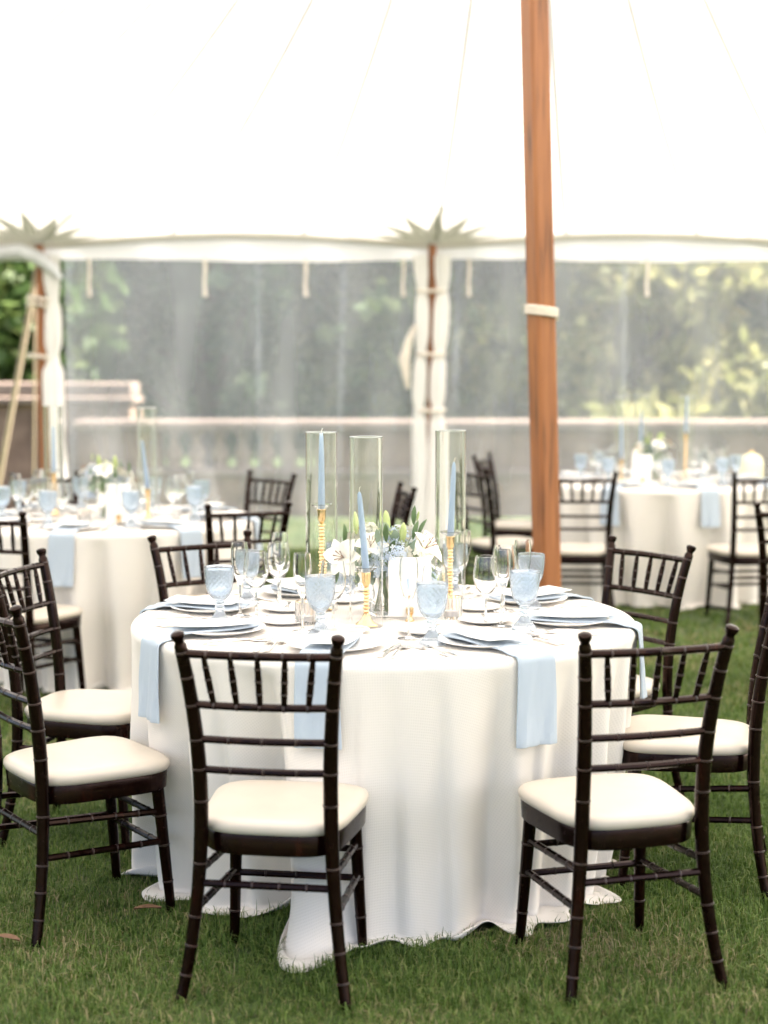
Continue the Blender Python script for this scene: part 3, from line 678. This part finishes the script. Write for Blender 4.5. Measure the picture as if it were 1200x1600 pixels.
# ------------------------------------------------------------------ tables and cloths
def make_cloth():
    nphi = 540; ph = np.linspace(-180, 180, nphi, endpoint=False); pr = np.radians(ph)
    rings = []; ss = []
    for r_ in (.02, .2, .4, .55, .66, .72, .75): rings.append((np.full(nphi, r_), np.full(nphi, ZT) + .0012 * np.sin(pr * 3 + r_ * 9) * (r_ > .1))); ss.append(r_)
    for q in np.linspace(.15, 1, 5): rings.append((.756 + .020 * np.sin(q * math.pi / 2) + 0 * pr, ZT - .020 * (1 - np.cos(q * math.pi / 2)) + 0 * pr)); ss.append(.756 + .031 * q)
    for h in np.linspace(.03, 1, 34):
        # small dent and crease relief on the hanging part
        rr = Rcloth(ph, h)
        rr = rr + .0035 * np.exp(-(wrapd(ph, -73 + 14 * (h - .8)) / 3) ** 2 - ((h - .80) / .10) ** 2)
        rings.append((rr, (ZT - .020) * (1 - h) + .016)); ss.append(.787 + .744 * h)
    r1 = rings[-1][0]
    rise = .016 * np.clip(np.sin(pr * 9 + 1) + .8 * np.sin(pr * 16 + 2) + .4 * np.sin(pr * 31), 0, 2)
    Lg = hem_len(ph)
    for q in np.linspace(.12, 1, 8):
        rings.append((r1 + Lg * q, .014 + .030 * (1 - q) ** 3 * 0 + rise * q ** 2 + .008 * np.sin(pr * 17 + 4 * q) * q + .0025 * np.sin(pr * 47 + 3 * np.sin(pr * 5)) * q ** 2 + .006)); ss.append(1.531 + .1 * q)
    V = np.concatenate([np.stack([r_ * np.cos(pr), r_ * np.sin(pr), z_ + 0 * pr], 1) for r_, z_ in rings]); UV = np.concatenate([np.stack([s * np.cos(pr), s * np.sin(pr)], 1) for s in ss])
    nr = len(rings); F = []
    for i in range(nr - 1):
        for j in range(nphi): k = (j + 1) % nphi; F.append((i * nphi + j, (i + 1) * nphi + j, (i + 1) * nphi + k, i * nphi + k))
    F.append(tuple(reversed(range(nphi))))
    me = bpy.data.meshes.new('tablecloth'); me.from_pydata(V.tolist(), [], F); me.polygons.foreach_set('use_smooth', [True] * len(F)); me.materials.append(M['cloth']); uvset(me, UV); me.update()
    o = link('tablecloth', me); md = o.modifiers.new('thickness', 'SOLIDIFY'); md.thickness = .0025; md.offset = 0
    return o
def make_table():
    root = empty('round_table'); b = MB(); b.lathe([(.001, .725), (.745, .725), (.752, .73), (.752, .752), (.745, .757), (.001, .757)], 64); link('tabletop', b.mesh('tabletop', M['bark']), root)
    lg = MB(); lg.tube([(0, 0, 0), (0, 0, .725)], .016, 8); lm = lg.mesh('leg', M['silver'])
    for i in range(4): link('leg', lm, root, (.36 * math.cos(i * 1.571 + .78), .36 * math.sin(i * 1.571 + .78), 0))
    return root
for c, rz, nm in ((TC, 0, 'with number card 1'), (TL_, 75, 'by the open tent side'), (TR_, 205, 'behind the wooden centre pole')):
    tag(inst('table', make_table, c), 'round banquet table hidden under the white cloth, the one ' + nm, 'table', 'round banquet tables')
    tag(inst('cloth', make_cloth, c, R(rz)), 'white waffle-weave tablecloth pooling on the grass, on the table ' + nm, 'tablecloth', 'white tablecloths')

# ------------------------------------------------------------------ tableware prototypes
def one(name, b, mat, smooth=True): return link(name, b.mesh(name, mat, smooth))
def mk_plate(): return one('dinner_plate', MB().lathe([(.001, 0), (.082, 0), (.088, .004), (.131, .015), (.135, .0175), (.134, .019), (.128, .0182), (.090, .0075), (.084, .006), (.001, .0055)], 64), M['china'])
def mk_bread(): return one('bread_plate', MB().lathe([(.001, 0), (.048, 0), (.052, .003), (.079, .011), (.082, .013), (.078, .0135), (.054, .006), (.001, .005)], 48), M['china'])
def mk_goblet():
    n = 72; b = MB(); rings = []
    prof = [(.001, .006, 0), (.028, .003, 0), (.0365, .0005, 1), (.0375, .003, 1), (.034, .009, 1), (.026, .019, 1), (.017, .031, 1), (.0115, .041, 0), (.0105, .045, 0), (.0150, .050, 0), (.0155, .054, 0), (.0105, .059, 0), (.0145, .063, 0), (.0148, .066, 0), (.0125, .070, 0)]
    prof += [(float(np.interp(z, [.070, .076, .086, .10, .12, .145, .168], [.0125, .0185, .0285, .036, .0408, .0432, .0440])), z, 2) for z in np.linspace(.074, .164, 26)]
    prof += [(.0440, .168, 0), (.0440, .174, 0), (.0432, .1755, 0), (.0422, .174, 0), (.0418, .16, 0), (.0408, .145, 0), (.0382, .12, 0), (.033, .10, 0), (.024, .088, 0), (.012, .081, 0), (.001, .080, 0)]
    for r_, z, k in prof:
        ring = []
        for j in range(n):
            a = 2 * math.pi * j / n; rr = r_
            if k == 1: rr += .0014 * math.cos(18 * a) * (r_ / .0375)
            if k == 2:
                s1 = math.sin(9 * a + z * 190); s2 = math.sin(9 * a - z * 190); rr += .0011 * (abs(s1) * abs(s2) * 2 - .6) * min(1, (z - .072) / .01)
            ring.append((rr * math.cos(a), rr * math.sin(a), z))
        rings.append(ring)
    b.loft(rings); return one('blue_goblet', b, M['blue_glass'])
def mk_wine(): return one('wine_glass', MB().lathe([(.001, .004), (.033, .001), (.0345, .002), (.030, .004), (.010, .007), (.0042, .014), (.0036, .05), (.0040, .082), (.0085, .090), (.020, .100), (.032, .117), (.0385, .140), (.0385, .160), (.0345, .190), (.0318, .208), (.0312, .2085), (.0305, .208), (.0333, .19), (.0372, .16), (.0372, .141), (.0308, .119), (.0188, .1025), (.006, .095), (.001, .094)], 40), M['glass'])
def mk_flute(): return one('champagne_flute', MB().lathe([(.001, .004), (.031, .001), (.0325, .002), (.028, .004), (.010, .007), (.004, .014), (.0034, .05), (.0038, .095), (.0075, .105), (.0165, .125), (.0245, .155), (.0272, .185), (.0262, .215), (.0240, .232), (.0234, .2325), (.0229, .232), (.025, .215), (.026, .185), (.0233, .156), (.0153, .127), (.005, .111), (.001, .110)], 36), M['glass'])
def strip(st):
    """st: (y, half width, z, thickness)"""
    return [[(-w_, y, z), (-w_ * .6, y, z + t), (w_ * .6, y, z + t), (w_, y, z), (w_ * .6, y, z - t * .5), (-w_ * .6, y, z - t * .5)] for y, w_, z, t in st]
def mk_fork():
    b = MB(); b.loft(strip([(-.095, .002, .004, .001), (-.092, .009, .004, .002), (-.06, .0065, .005, .002), (-.01, .0030, .009, .002), (.025, .0035, .008, .002), (.040, .010, .004, .0012), (.055, .0125, .003, .0012), (.06, .0125, .003, .001)]))
    for i in range(4):
        x = (i - 1.5) * .0068; q = strip([(.058, .0022, .003, .001), (.085, .0017, .004, .001), (.105, .0008, .009, .0006)]); b.loft([[(p[0] + x, p[1], p[2]) for p in r_] for r_ in q])
    return one('fork', b, M['silver'])
def mk_knife():
    b = MB(); b.loft(strip([(-.11, .004, .005, .002), (-.107, .0085, .005, .004), (-.06, .007, .006, .0045), (-.01, .0055, .006, .004), (-.003, .0065, .006, .0035), (.0, .005, .005, .0012), (.02, .009, .004, .0010), (.09, .0095, .003, .0009), (.115, .006, .003, .0007), (.122, .001, .003, .0005)])); return one('knife', b, M['silver'])
def mk_spoon():
    b = MB(); b.loft(strip([(-.095, .002, .004, .001), (-.092, .008, .004, .002), (-.06, .006, .005, .002), (0, .0028, .010, .002), (.03, .003, .009, .0018), (.040, .009, .006, .0012), (.055, .0165, .003, .001), (.075, .0185, .002, .001), (.09, .013, .004, .001), (.098, .003, .006, .001)])); return one('spoon', b, M['silver'])
def mk_butter():
    b = MB(); b.loft(strip([(-.075, .003, .003, .001), (-.072, .006, .003, .002), (-.01, .004, .003, .002), (.0, .005, .003, .0012), (.04, .0085, .003, .0009), (.065, .006, .003, .0007), (.07, .001, .003, .0005)])); return one('butter_knife', b, M['silver'])
def napkin_mesh(phi, hang=.235, wd=.128, rot=0.0, seed=0, cloth_rot=0.0):
    """folded napkin across the plate, over the table edge and down the cloth; local frame of the table"""
    r = random.Random(seed); path = []
    for q in np.linspace(.45, .768, 15):
        z = ZT + .020 if q < .70 else ZT + .007 + .013 * (.5 + .5 * math.cos(math.pi * (q - .70) / .068)); path.append((q, z))
    for a in np.linspace(.2, 1, 5): path.append((.768 + .022 * math.sin(a * 1.571), ZT + .007 - .022 * (1 - math.cos(a * 1.571))))
    for s in np.linspace(.03, hang, 14):
        h = s / .744; rc = max(float(Rcloth(phi - cloth_rot + d_, h)) for d_ in (-5, -2.5, 0, 2.5, 5)); path.append((max(rc, .776) + .014 + .012 * s / hang, ZT - .015 - s))
    P = []; U = []; ln = 0
    er = Vector((math.cos(R(phi)), math.sin(R(phi)), 0)); et = Vector((-er.y, er.x, 0)); ph = r.uniform(0, 6)
    for i, (q, z) in enumerate(path):
        if i: ln += math.hypot(q - path[i - 1][0], z - path[i - 1][1])
        row = []
        for j in range(11):
            s = (j / 10 - .5) * wd; hg = max(0, ZT - z) / .25
            ps = er * q + et * (s * (1 + .10 * hg) + rot * (q - .62) * (q < .79) + rot * .17 * (q >= .79) + .012 * math.sin(ph) * hg)
            off = .005 * hg * math.sin(j * .9 + ph) + .004 * hg * math.sin(j * 1.9 + i * .35)
            ps = ps + er * off; zz_ = z + (.0022 * math.sin(j * .8 + i * .5 + ph) if z > ZT else 0)
            row.append((ps.x, ps.y, zz_)); U.append((s, ln))
        P.append(row)
    b = MB(); b.grid(P); me = b.mesh('napkin', M['napkin']); uvset(me, U); return me
def mk_napkin_obj(me):
    o = link('napkin', me); md = o.modifiers.new('thickness', 'SOLIDIFY'); md.thickness = .0055; md.offset = 1
    bv = o.modifiers.new('edge', 'BEVEL'); bv.width = .002; bv.segments = 2; bv.limit_method = 'ANGLE'
    return o
def mk_menu():
    b = MB(); P = [[(x, y, .0005 + .010 * max(0, -y - .02) * 3 * (1 - y) + .002 * (y / .1) ** 2) for x in (-.062, 0, .062)] for y in np.linspace(-.14, .085, 9)]
    b.grid(P); o = one('menu_card', b, M['card']); md = o.modifiers.new('thickness', 'SOLIDIFY'); md.thickness = .001; md.offset = 1; return o

def setting(c, phi, who, full, gob=(.25, .11), wine=(.19, .215), flute=(.15, .15), pr=.56, cloth_rot=0, seed=0, menu=True):
    """one place laid at angle phi (degrees) of the table centred on c"""
    rz = R(phi + 90); o_ = Vector((math.cos(R(phi)), math.sin(R(phi)), 0)); f_ = -o_; r_ = Vector((f_.y, -f_.x, 0)); q = random.Random(seed)
    P0 = Vector(c) + o_ * pr + Vector((0, 0, ZT + .001))
    def pos(r, f): return P0 + r_ * r + f_ * f
    G = (lambda s: s + (' on table with card 1' if full else ''))
    tag(inst('plate', mk_plate, pos(0, 0), rz), 'white dinner plate under a napkin, ' + who, 'plate', G('dinner plates'))
    me = napkin_mesh(phi, (.205 + q.uniform(0, .02)), .120, q.uniform(-.12, .12), seed, cloth_rot)
    o = mk_napkin_obj(me); o.location = c; tag(o, 'pale blue linen napkin over the edge, ' + who, 'napkin', G('napkins'))
    if menu: tag(inst('menu', mk_menu, pos(0, .0) + Vector((0, 0, .0275)), rz + q.uniform(-.08, .08)), 'white menu card lying on the napkin, ' + who, 'menu', G('menu cards'))
    tag(inst('goblet', mk_goblet, pos(*gob), q.uniform(0, 6)), 'pale blue pressed glass goblet, ' + who, 'goblet', G('blue goblets'))
    tag(inst('wine', mk_wine, pos(*wine)), 'clear stemmed wine glass, ' + who, 'wine glass', G('wine glasses'))
    tag(inst('flute', mk_flute, pos(*flute)), 'tall clear champagne flute, ' + who, 'flute', G('champagne flutes'))
    tag(inst('bread', mk_bread, pos(-.045, .235), 0), 'small white bread plate, ' + who, 'plate', G('bread plates'))
    tag(inst('fork', mk_fork, pos(-.163, -.02), rz + q.uniform(-.06, .06)), 'silver fork next to the dinner plate, ' + who, 'fork', G('forks'))
    tag(inst('knife', mk_knife, pos(.160, -.02), rz + q.uniform(-.06, .06)), 'silver knife next to the dinner plate, ' + who, 'knife', G('knives'))
    if full:
        tag(inst('fork', mk_fork, pos(-.193, -.03), rz + q.uniform(-.06, .06)), 'silver fork outermost from the dinner plate, ' + who, 'fork', G('forks'))
        tag(inst('spoon', mk_spoon, pos(.190, -.03), rz + q.uniform(-.06, .06)), 'silver spoon outside the knife, ' + who, 'spoon', G('spoons'))
        tag(inst('butter', mk_butter, pos(-.045, .235) + Vector((0, 0, .0135)), rz - 1.2 + q.uniform(-.2, .2)), 'silver butter knife on bread plate, ' + who, 'knife', G('butter knives'))
for i, (k, phi, kw) in enumerate((('A', -104, dict(flute=(.165, .19), wine=(.235, .215))), ('B', -60, dict(flute=(.205, .215), wine=(.185, .27), gob=(.235, .14))), ('E', -13, dict(gob=(.27, .14))), ('F', 33, {}), ('R', 78, {}),
                    ('G', 121, {}), ('D', 167, dict(flute=(.10, .125), wine=(.125, .185))), ('C', 211, dict(gob=(.21, .22), flute=(.12, .21), wine=(.16, .29))))):
    who = ('%s place from wooden pole, table with card 1' % ORD[k]) if k in ORD else 'place without a chair, table with card 1'
    setting(TC, phi, who, True, seed=i + 1, **kw)
for i in range(8): setting(TL_, -95 + 45 * i, 'on the table by the open tent side', False, cloth_rot=75, seed=20 + i)
for i in range(8): setting(TR_, -77 + 45 * i, 'on the table behind the wooden pole', False, cloth_rot=205, seed=40 + i)

# ------------------------------------------------------------------ candles, cylinders, flowers, cards
def stick(h):
    def f():
        root = empty('brass_candlestick'); b = MB()
        def sq(r, z, k):                                      # squarish foot blending to round
            out = []
            for j in range(24):
                a = 2 * math.pi * j / 24 + math.pi / 4; s = 1 / (max(abs(math.cos(a)), abs(math.sin(a)))) * k + 1 * (1 - k); out.append((r * s * math.cos(a), r * s * math.sin(a), z))
            return out
        b.loft([sq(.029, 0, .55), sq(.031, .003, .55), sq(.030, .007, .5), sq(.022, .013, .3), sq(.014, .024, .1), sq(.0095, .036, 0), sq(.009, .040, 0)]); link('foot', b.mesh('foot', M['gold']), root)
        b = MB(); prof = [(.009, .038)]; z = .040; i = 0
        while z < h - .052:
            big = .0118 if i % 4 == 1 else .0092
            prof += [(.0062, z), (big * .9, z + .0025), (big, z + .0045), (big * .9, z + .0065), (.0062, z + .009)]; z += .0108; i += 1
        prof += [(.0062, h - .046), (.0095, h - .043), (.0095, h - .040), (.0125, h - .036), (.0140, h - .010), (.0150, h - .004), (.0135, h - .002), (.001, h - .002)]
        b.lathe(prof, 20); link('stem', b.mesh('stem', M['gold']), root)
        b = MB(); b.lathe([(.0125, h - .004), (.018, h), (.030, h + .008), (.0345, h + .012), (.0338, h + .0132), (.029, h + .0095), (.0175, h + .0015), (.0125, h - .002)], 32, cap=False); link('drip_dish', b.mesh('drip_dish', M['glass']), root)
        return root
    return f
def mk_candle():
    root = empty('taper_candle'); Hc_ = .245; b = MB(); b.lathe([(.0085, -.012), (.0112, .0), (.0108, .05), (.0085, .18), (.0070, .226), (.0055, .236), (.0028, .242), (.001, .2435)], 20); link('wax', b.mesh('wax', M['candle']), root)
    b = MB(); b.tube([(0, 0, .240), (.0005, 0, .248), (.003, .001, .256), (.006, .001, .257)], [.0012, .0011, .001, .0008], 6); link('wick', b.mesh('wick', M['wick']), root)
    return root
def mk_tube():
    root = empty('hurricane_cylinder'); b = MB().loft([[(r_ * math.cos(a), r_ * math.sin(a), z) for a in [2 * math.pi * j / 72 for j in range(72)]] for r_, z in [(.0483, .001), (.0495, .000), (.0500, .0015), (.0500, .003), (.0500, .006), (.0500, .2), (.0500, .4), (.0500, .559), (.0500, .562), (.0500, .564), (.0495, .5655), (.0489, .5655), (.0484, .564), (.0484, .562), (.0484, .559), (.0484, .4), (.0484, .2), (.0484, .006), (.0484, .003), (.0483, .001)]], cap=False); link('glass_wall', b.mesh('glass_wall', M['tube']), root)
    b = MB(); b.tube([(.04895 * math.cos(a), .04895 * math.sin(a), .5655) for a in np.linspace(0, 2 * math.pi, 61)], .0012, 6); link('rim', b.mesh('rim', M['rim']), root); return root
def candle_group(x, y, h, lean, which):
    p = Vector((x, y, ZT + .001))
    tag(inst('stick%.3f' % h, stick(h), p, .3), 'brass turned candlestick %s' % which, 'candlestick', 'brass candlesticks')
    tag(inst('candle', mk_candle, p + Vector((0, 0, h - .004)), 0, 0, lean), 'pale blue taper candle %s' % which, 'candle', 'blue taper candles')
    tag(inst('tube', mk_tube, p + Vector((0, 0, .0005)), 1), 'clear glass cylinder round candlestick %s' % which, 'glass cylinder', 'glass cylinders')
candle_group(-.198, 4.978, .325, 0.0, 'with the tallest stem on the table with card 1')
candle_group(-.053, 4.66, .165, -.085, 'with the shortest stem on the table with card 1')
candle_group(.216, 5.10, .225, .045, 'with the middle-height stem on the table with card 1')
for px, Y, h, ln, w_ in ((85, 8.10, .225, .01, 'nearest the open-side pole, open-side table'), (231, 7.78, .165, -.10, 'with crooked candle beside the flowers, open-side table')):
    candle_group(at(px, 780, Y).x, Y, h, ln, w_)
for px, Y, h, ln, w_ in ((971, 10.25, .165, -.02, 'shortest on the table behind the wooden pole'), (1001, 10.72, .225, .01, 'middle-height on the table behind the wooden pole'), (1071, 10.45, .325, .02, 'tallest on the table behind the wooden pole')):
    candle_group(at(px, 720, Y).x, Y, h, ln, w_)

def digit_one():
    b = MB(); t = -.0012
    def bar(x0, z0, x1, z1): b.add([(x0, t, z0), (x1, t, z0), (x1, t, z1), (x0, t, z1)], [(0, 1, 2, 3)])
    b.add([(-.0035, t, .002), (.0035, t, .002), (.0035, t, .052), (-.0035, t, .046)], [(0, 1, 2, 3)])
    b.add([(-.0035, t, .0462), (.0035, t, .0522), (-.012, t, .0425), (-.012, t, .0395)], [(0, 1, 2, 3)]) ; bar(-.011, -.001, .011, .0018)
    return b
def mk_cardstand(num):
    def f():
        root = empty('table_number_card'); b = MB(); b.box((-.065, -.001, .012), (.065, .001, .195)); link('card', b.mesh('card', M['card'], False), root)
        if num: o = link('number', digit_one().mesh('number', M['print'], False), root, (-.006, 0, .078))
        b = MB(); b.lathe([(.001, 0), (.0135, 0), (.0145, .003), (.0095, .007), (.006, .014), (.009, .019), (.010, .021), (.006, .024)], 20, (0, -.012, 0)); b.box((-.011, -.018, .023), (.011, -.0025, .042), bev=.0015)
        link('holder', b.mesh('holder', M['gold']), root); return root
    return f
tag(inst('card1', mk_cardstand(True), (.078, 4.765, ZT + .001), R(2)), 'white table card printed with a blue number 1 in brass holder', 'table card')
p = at(186, 800, 7.72); tag(inst('card0', mk_cardstand(False), (p.x, 7.72, ZT + .001), R(-4)), 'white table card before the flowers, table by the open tent side', 'table card', 'far table cards')
p = at(1003, 740, 10.2); tag(inst('card0', mk_cardstand(False), (p.x, 10.2, ZT + .001), R(6)), 'white table card before the flowers, table behind the wooden pole', 'table card', 'far table cards')
def mk_votive():
    root = empty('votive_holder'); b = MB(); n = 60
    b.loft([[((r_ + k * .0012 * math.cos(15 * 2 * math.pi * j / n)) * math.cos(2 * math.pi * j / n), (r_ + k * .0012 * math.cos(15 * 2 * math.pi * j / n)) * math.sin(2 * math.pi * j / n), z) for j in range(n)] for r_, z, k in [(.001, 0, 0), (.030, 0, 0), (.032, .003, 1), (.032, .066, 1), (.0315, .0685, 0), (.029, .0685, 0), (.0285, .064, 0), (.0285, .010, 0), (.001, .009, 0)]])
    link('cup', b.mesh('cup', M['votive']), root)
    b = MB(); b.tube([(.0308 * math.cos(a), .0308 * math.sin(a), .069) for a in np.linspace(0, 2 * math.pi, 41)], .0011, 6); link('gilt_rim', b.mesh('gilt_rim', M['gold']), root)
    b = MB(); b.lathe([(.001, .0095), (.024, .0095), (.0245, .026), (.001, .0265)], 24); link('wax', b.mesh('wax', M['card']), root)
    return root
for x, y, lab in ((.208, 4.80, 'ribbed glass votive with gilt rim near the middle-height candlestick, table with card 1'), (-.235, 4.70, 'ribbed glass votive with gilt rim near the shortest candlestick, table with card 1'), (TL_.x - .05, TL_.y - .28, 'ribbed glass votive with gilt rim, table by the open tent side'), (TR_.x + .12, TR_.y - .25, 'ribbed glass votive with gilt rim, table behind the wooden pole')):
    tag(inst('votive', mk_votive, (x, y, ZT + .001)), lab, 'votive', 'ribbed votives')

def mk_vase():
    root = empty('flower_vase'); b = MB(); b.lathe([(.001, 0), (.044, 0), (.046, .003), (.050, .06), (.053, .128), (.0525, .130), (.0505, .129), (.0475, .06), (.0435, .010), (.001, .009)], 40); link('vessel', b.mesh('vessel', M['glass']), root)
    return root
def petal(ln, wd, curl, cup=.25, n=7):
    b = MB(); P = []
    for i in range(n):
        t = i / (n - 1); w_ = wd * (math.sin(math.pi * min(1, t * .86 + .07)) ** .75) * (1 - .35 * t ** 3)
        if i == n - 1: w_ *= .25
        th = curl * t; r_ = ln * t; x = r_ * math.sin(.55 + th * .8); z = r_ * math.cos(.55 + th * .8)
        P.append([(x - cup * abs(s) * w_ * .3, s * w_, z + cup * abs(s) ** 2 * w_) for s in (-1, -.5, 0, .5, 1)])
    b.grid(P); return b
def cluster(n, rad, size, seed, flat=.85):
    r = np.random.default_rng(seed); b = MB()
    for i in range(n):
        d = r.normal(size=3); d[2] = abs(d[2]) * 1.0 - .25; d /= np.linalg.norm(d); c = Vector(d * rad * r.uniform(.88, 1.06)) ; c.z *= flat
        nrm = (Vector(d) + Vector(r.normal(size=3)) * .22).normalized(); q = nrm.to_track_quat('Z', 'Y').to_matrix(); s0 = size * r.uniform(.75, 1.2); a0 = r.uniform(0, 3)
        vs_ = [c]; fc = []
        for k in range(4):
            a = a0 + k * math.pi / 2
            for da, rr, lift in ((-.55, .8, .12), (0, 1.1, .28), (.55, .8, .12)): vs_.append(c + q @ Vector((math.cos(a + da) * s0 * rr, math.sin(a + da) * s0 * rr, lift * s0)))
            fc += [(0, 1 + 3 * k, 2 + 3 * k), (0, 2 + 3 * k, 3 + 3 * k)]
        b.add(vs_, fc)
    return b
def leaf_mesh(ln, wd, mat, name='leaf'):
    b = MB(); P = []
    for i in range(7):
        t = i / 6; w_ = wd * math.sin(math.pi * min(1, t * .95 + .04)) ** .8; P.append([(s * w_, t * ln, .12 * ln * math.sin(t * 2.4) + .25 * abs(s) * w_) for s in (-1, 0, 1)])
    b.grid(P); return b.mesh(name, mat)
def mk_bouquet():
    root = empty('flower_arrangement'); r = random.Random(11)
    pm = [petal(.072, .024, .85).mesh('petal', M['petal']), petal(.072, .030, .95).mesh('petal', M['petal'])]
    sm = MB()
    for i in range(6): a = i * 1.047; sm.tube([(0, 0, .01), (.008 * math.cos(a), .008 * math.sin(a), .035), (.016 * math.cos(a), .016 * math.sin(a), .055)], [.0008, .0008, .0022], 5)
    smm = sm.mesh('stamens', M['stamen'])
    def Pp(px, py, dy=0.0): return Vector(((px - 603) / 503, dy, (965 - py) / 503))
    for (px, py, dy, d, s) in ((543, 872, -.06, (-.45, -.85, .25), .95), (582, 858, -.05, (.1, -.6, .7), .85), (664, 862, -.03, (.6, -.45, .6), .95), (566, 850, .05, (-.4, .4, .8), .85), (640, 850, .07, (.3, .5, .8), .8)):
        e = empty('lily'); e.parent = root; e.location = Pp(px, py, dy); e.rotation_euler = Vector(d).to_track_quat('Z', 'Y').to_euler(); e.scale = (s, s, s)
        for k in range(6): link('petal', pm[k % 2], e, (0, 0, .004 * (k % 2)), (r.uniform(-.12, .12), r.uniform(-.15, .15), k * 1.047 + r.uniform(-.1, .1)))
        link('stamens', smm, e)
    for (px, py, dy, rad, kind, sd_) in ((614, 868, -.075, .056, 'hydr', 1), (590, 893, -.06, .045, 'hydr', 2), (540, 915, -.01, .038, 'hydr', 3), (672, 915, .04, .035, 'hydr', 6), (580, 836, .02, .034, 'hydr_w', 4), (650, 868, -.065, .038, 'hydr_w', 5), (625, 850, .05, .05, 'hydr', 7)):
        link('hydrangea_head' if kind == 'hydr' else 'stock_bloom', cluster(90 if kind == 'hydr' else 110, rad, .0085 if kind == 'hydr' else .0075, sd_).mesh('bloom', M[kind]), root, Pp(px, py, dy))
    bud = MB(); bud.lathe([(.001, -.034), (.006, -.028), (.0105, -.008), (.0115, .010), (.008, .028), (.003, .037), (.001, .039)], 14, fn=lambda a, q, z: .0008 * math.cos(3 * a)); bdm = bud.mesh('bud', M['bud'])
    for px, py, dy, rx in ((632, 838, -.02, .08), (556, 822, .0, -.1), (656, 812, .03, .2), (607, 822, .04, -.1)): link('lily_bud', bdm, root, Pp(px, py, dy), (rx, rx, 0), ) if px != 656 else setattr(link('lily_bud', bdm, root, Pp(px, py, dy), (rx, .2, 0)), 'scale', (.35, .35, .45))
    broad = leaf_mesh(.052, .013, M['euca']); thin = leaf_mesh(.062, .0085, M['leaf']); rnd_ = leaf_mesh(.036, .016, M['euca'])
    for px, py, dy, me_, rot in ((646, 866, -.085, broad, (1.4, .3, -1.0)), (606, 842, -.03, broad, (1.2, 0, .4)), (541, 850, -.06, thin, (1.5, 0, .55)), (527, 915, -.06, thin, (1.6, .3, -.25)), (648, 845, -.03, thin, (1.2, .2, -.35)), (656, 842, .0, thin, (1.1, .3, -.8)), (684, 905, -.05, thin, (1.9, .6, -2.2)), (560, 895, -.07, rnd_, (1.5, .2, 1.9)), (586, 915, -.05, broad, (1.7, .1, 3.0)), (612, 915, -.05, broad, (1.9, 0, 2.8)), (535, 885, -.02, rnd_, (1.4, 0, 1.2)), (690, 890, -.01, rnd_, (1.3, 0, -1.4)), (619, 848, -.01, rnd_, (1.2, 0, -.2)), (556, 915, -.05, rnd_, (1.7, 0, 2.3)), (672, 880, .02, broad, (1.4, .4, -1.5)), (602, 905, -.06, rnd_, (1.6, 0, 2.6)), (575, 905, -.06, thin, (1.7, 0, 2.4)), (640, 905, -.03, broad, (1.7, 0, -2.5)), (650, 825, .02, thin, (1.3, 0, -.3))):
        link('leaf', me_, root, Pp(px, py, dy), rot)
    for i in range(26): link('leaf', (broad, rnd_, thin)[i % 3], root, (.12 * math.cos(i * 2.4) * (.5 + .5 * r.random()), .10 * math.sin(i * 2.4) * (.5 + .5 * r.random()), .10 + .14 * r.random()), (r.uniform(.6, 1.9), r.uniform(-.4, .4), i * 2.4 - 1.57))
    b = MB(); sd = MB()
    for i in range(12):
        a = i * 2.4; b.tube([(.028 * math.cos(a + 2.6), .028 * math.sin(a + 2.6), .014), (.008 * math.cos(a), .008 * math.sin(a), .12), (.06 * math.cos(a), .05 * math.sin(a), .19 + .03 * (i % 3))], [.0022, .0025, .0018], 6)
    link('stems', b.mesh('stems', M['stem']), root)
    for cx, cz in ((.155, .13), (-.085, .115), (.01, .262), (.13, .20)):
        for i in range(26): p_ = Vector((cx + r.gauss(0, .016), -.04 + r.gauss(0, .014), cz + r.gauss(0, .016))); sd.lathe([(.0004, -.003), (.0026, 0), (.0004, .003)], 6, p_)
    link('seed_sprigs', sd.mesh('seed_sprigs', M['bud']), root)
    return root
for c, rz, who in (((0.0, 4.885), 0, 'on the table with card 1'), ((at(168, 790, 8.0).x, 8.0), 2.2, 'on the table by the open tent side'), ((at(1022, 730, 10.55).x, 10.55), 4.0, 'on the table behind the wooden pole')):
    tag(inst('vase', mk_vase, (c[0], c[1], ZT + .001)), 'clear glass vase of flower stems ' + who, 'vase', 'flower vases')
    tag(inst('bouquet', mk_bouquet, (c[0], c[1], ZT + .001), rz), 'white lilies and blue hydrangeas with eucalyptus ' + who, 'flowers', 'flower arrangements')
def mk_lantern():
    root = empty('domed_lantern'); b = MB(); b.lathe([(.001, 0), (.075, 0), (.08, .01), (.08, .10), (.074, .13), (.055, .155), (.025, .168), (.001, .17)], 28); link('dome', b.mesh('dome', M['lantern']), root)
    b = MB(); b.lathe([(.001, .165), (.012, .168), (.016, .18), (.010, .19), (.001, .193)], 16); link('knob', b.mesh('knob', M['gold']), root); return root
p = at(1181, 745, 10.75); tag(inst('lantern', mk_lantern, (min(p.x, TR_.x + .68), 10.75, ZT + .001)), 'cream domed lantern with brass knob at the table edge', 'lantern')
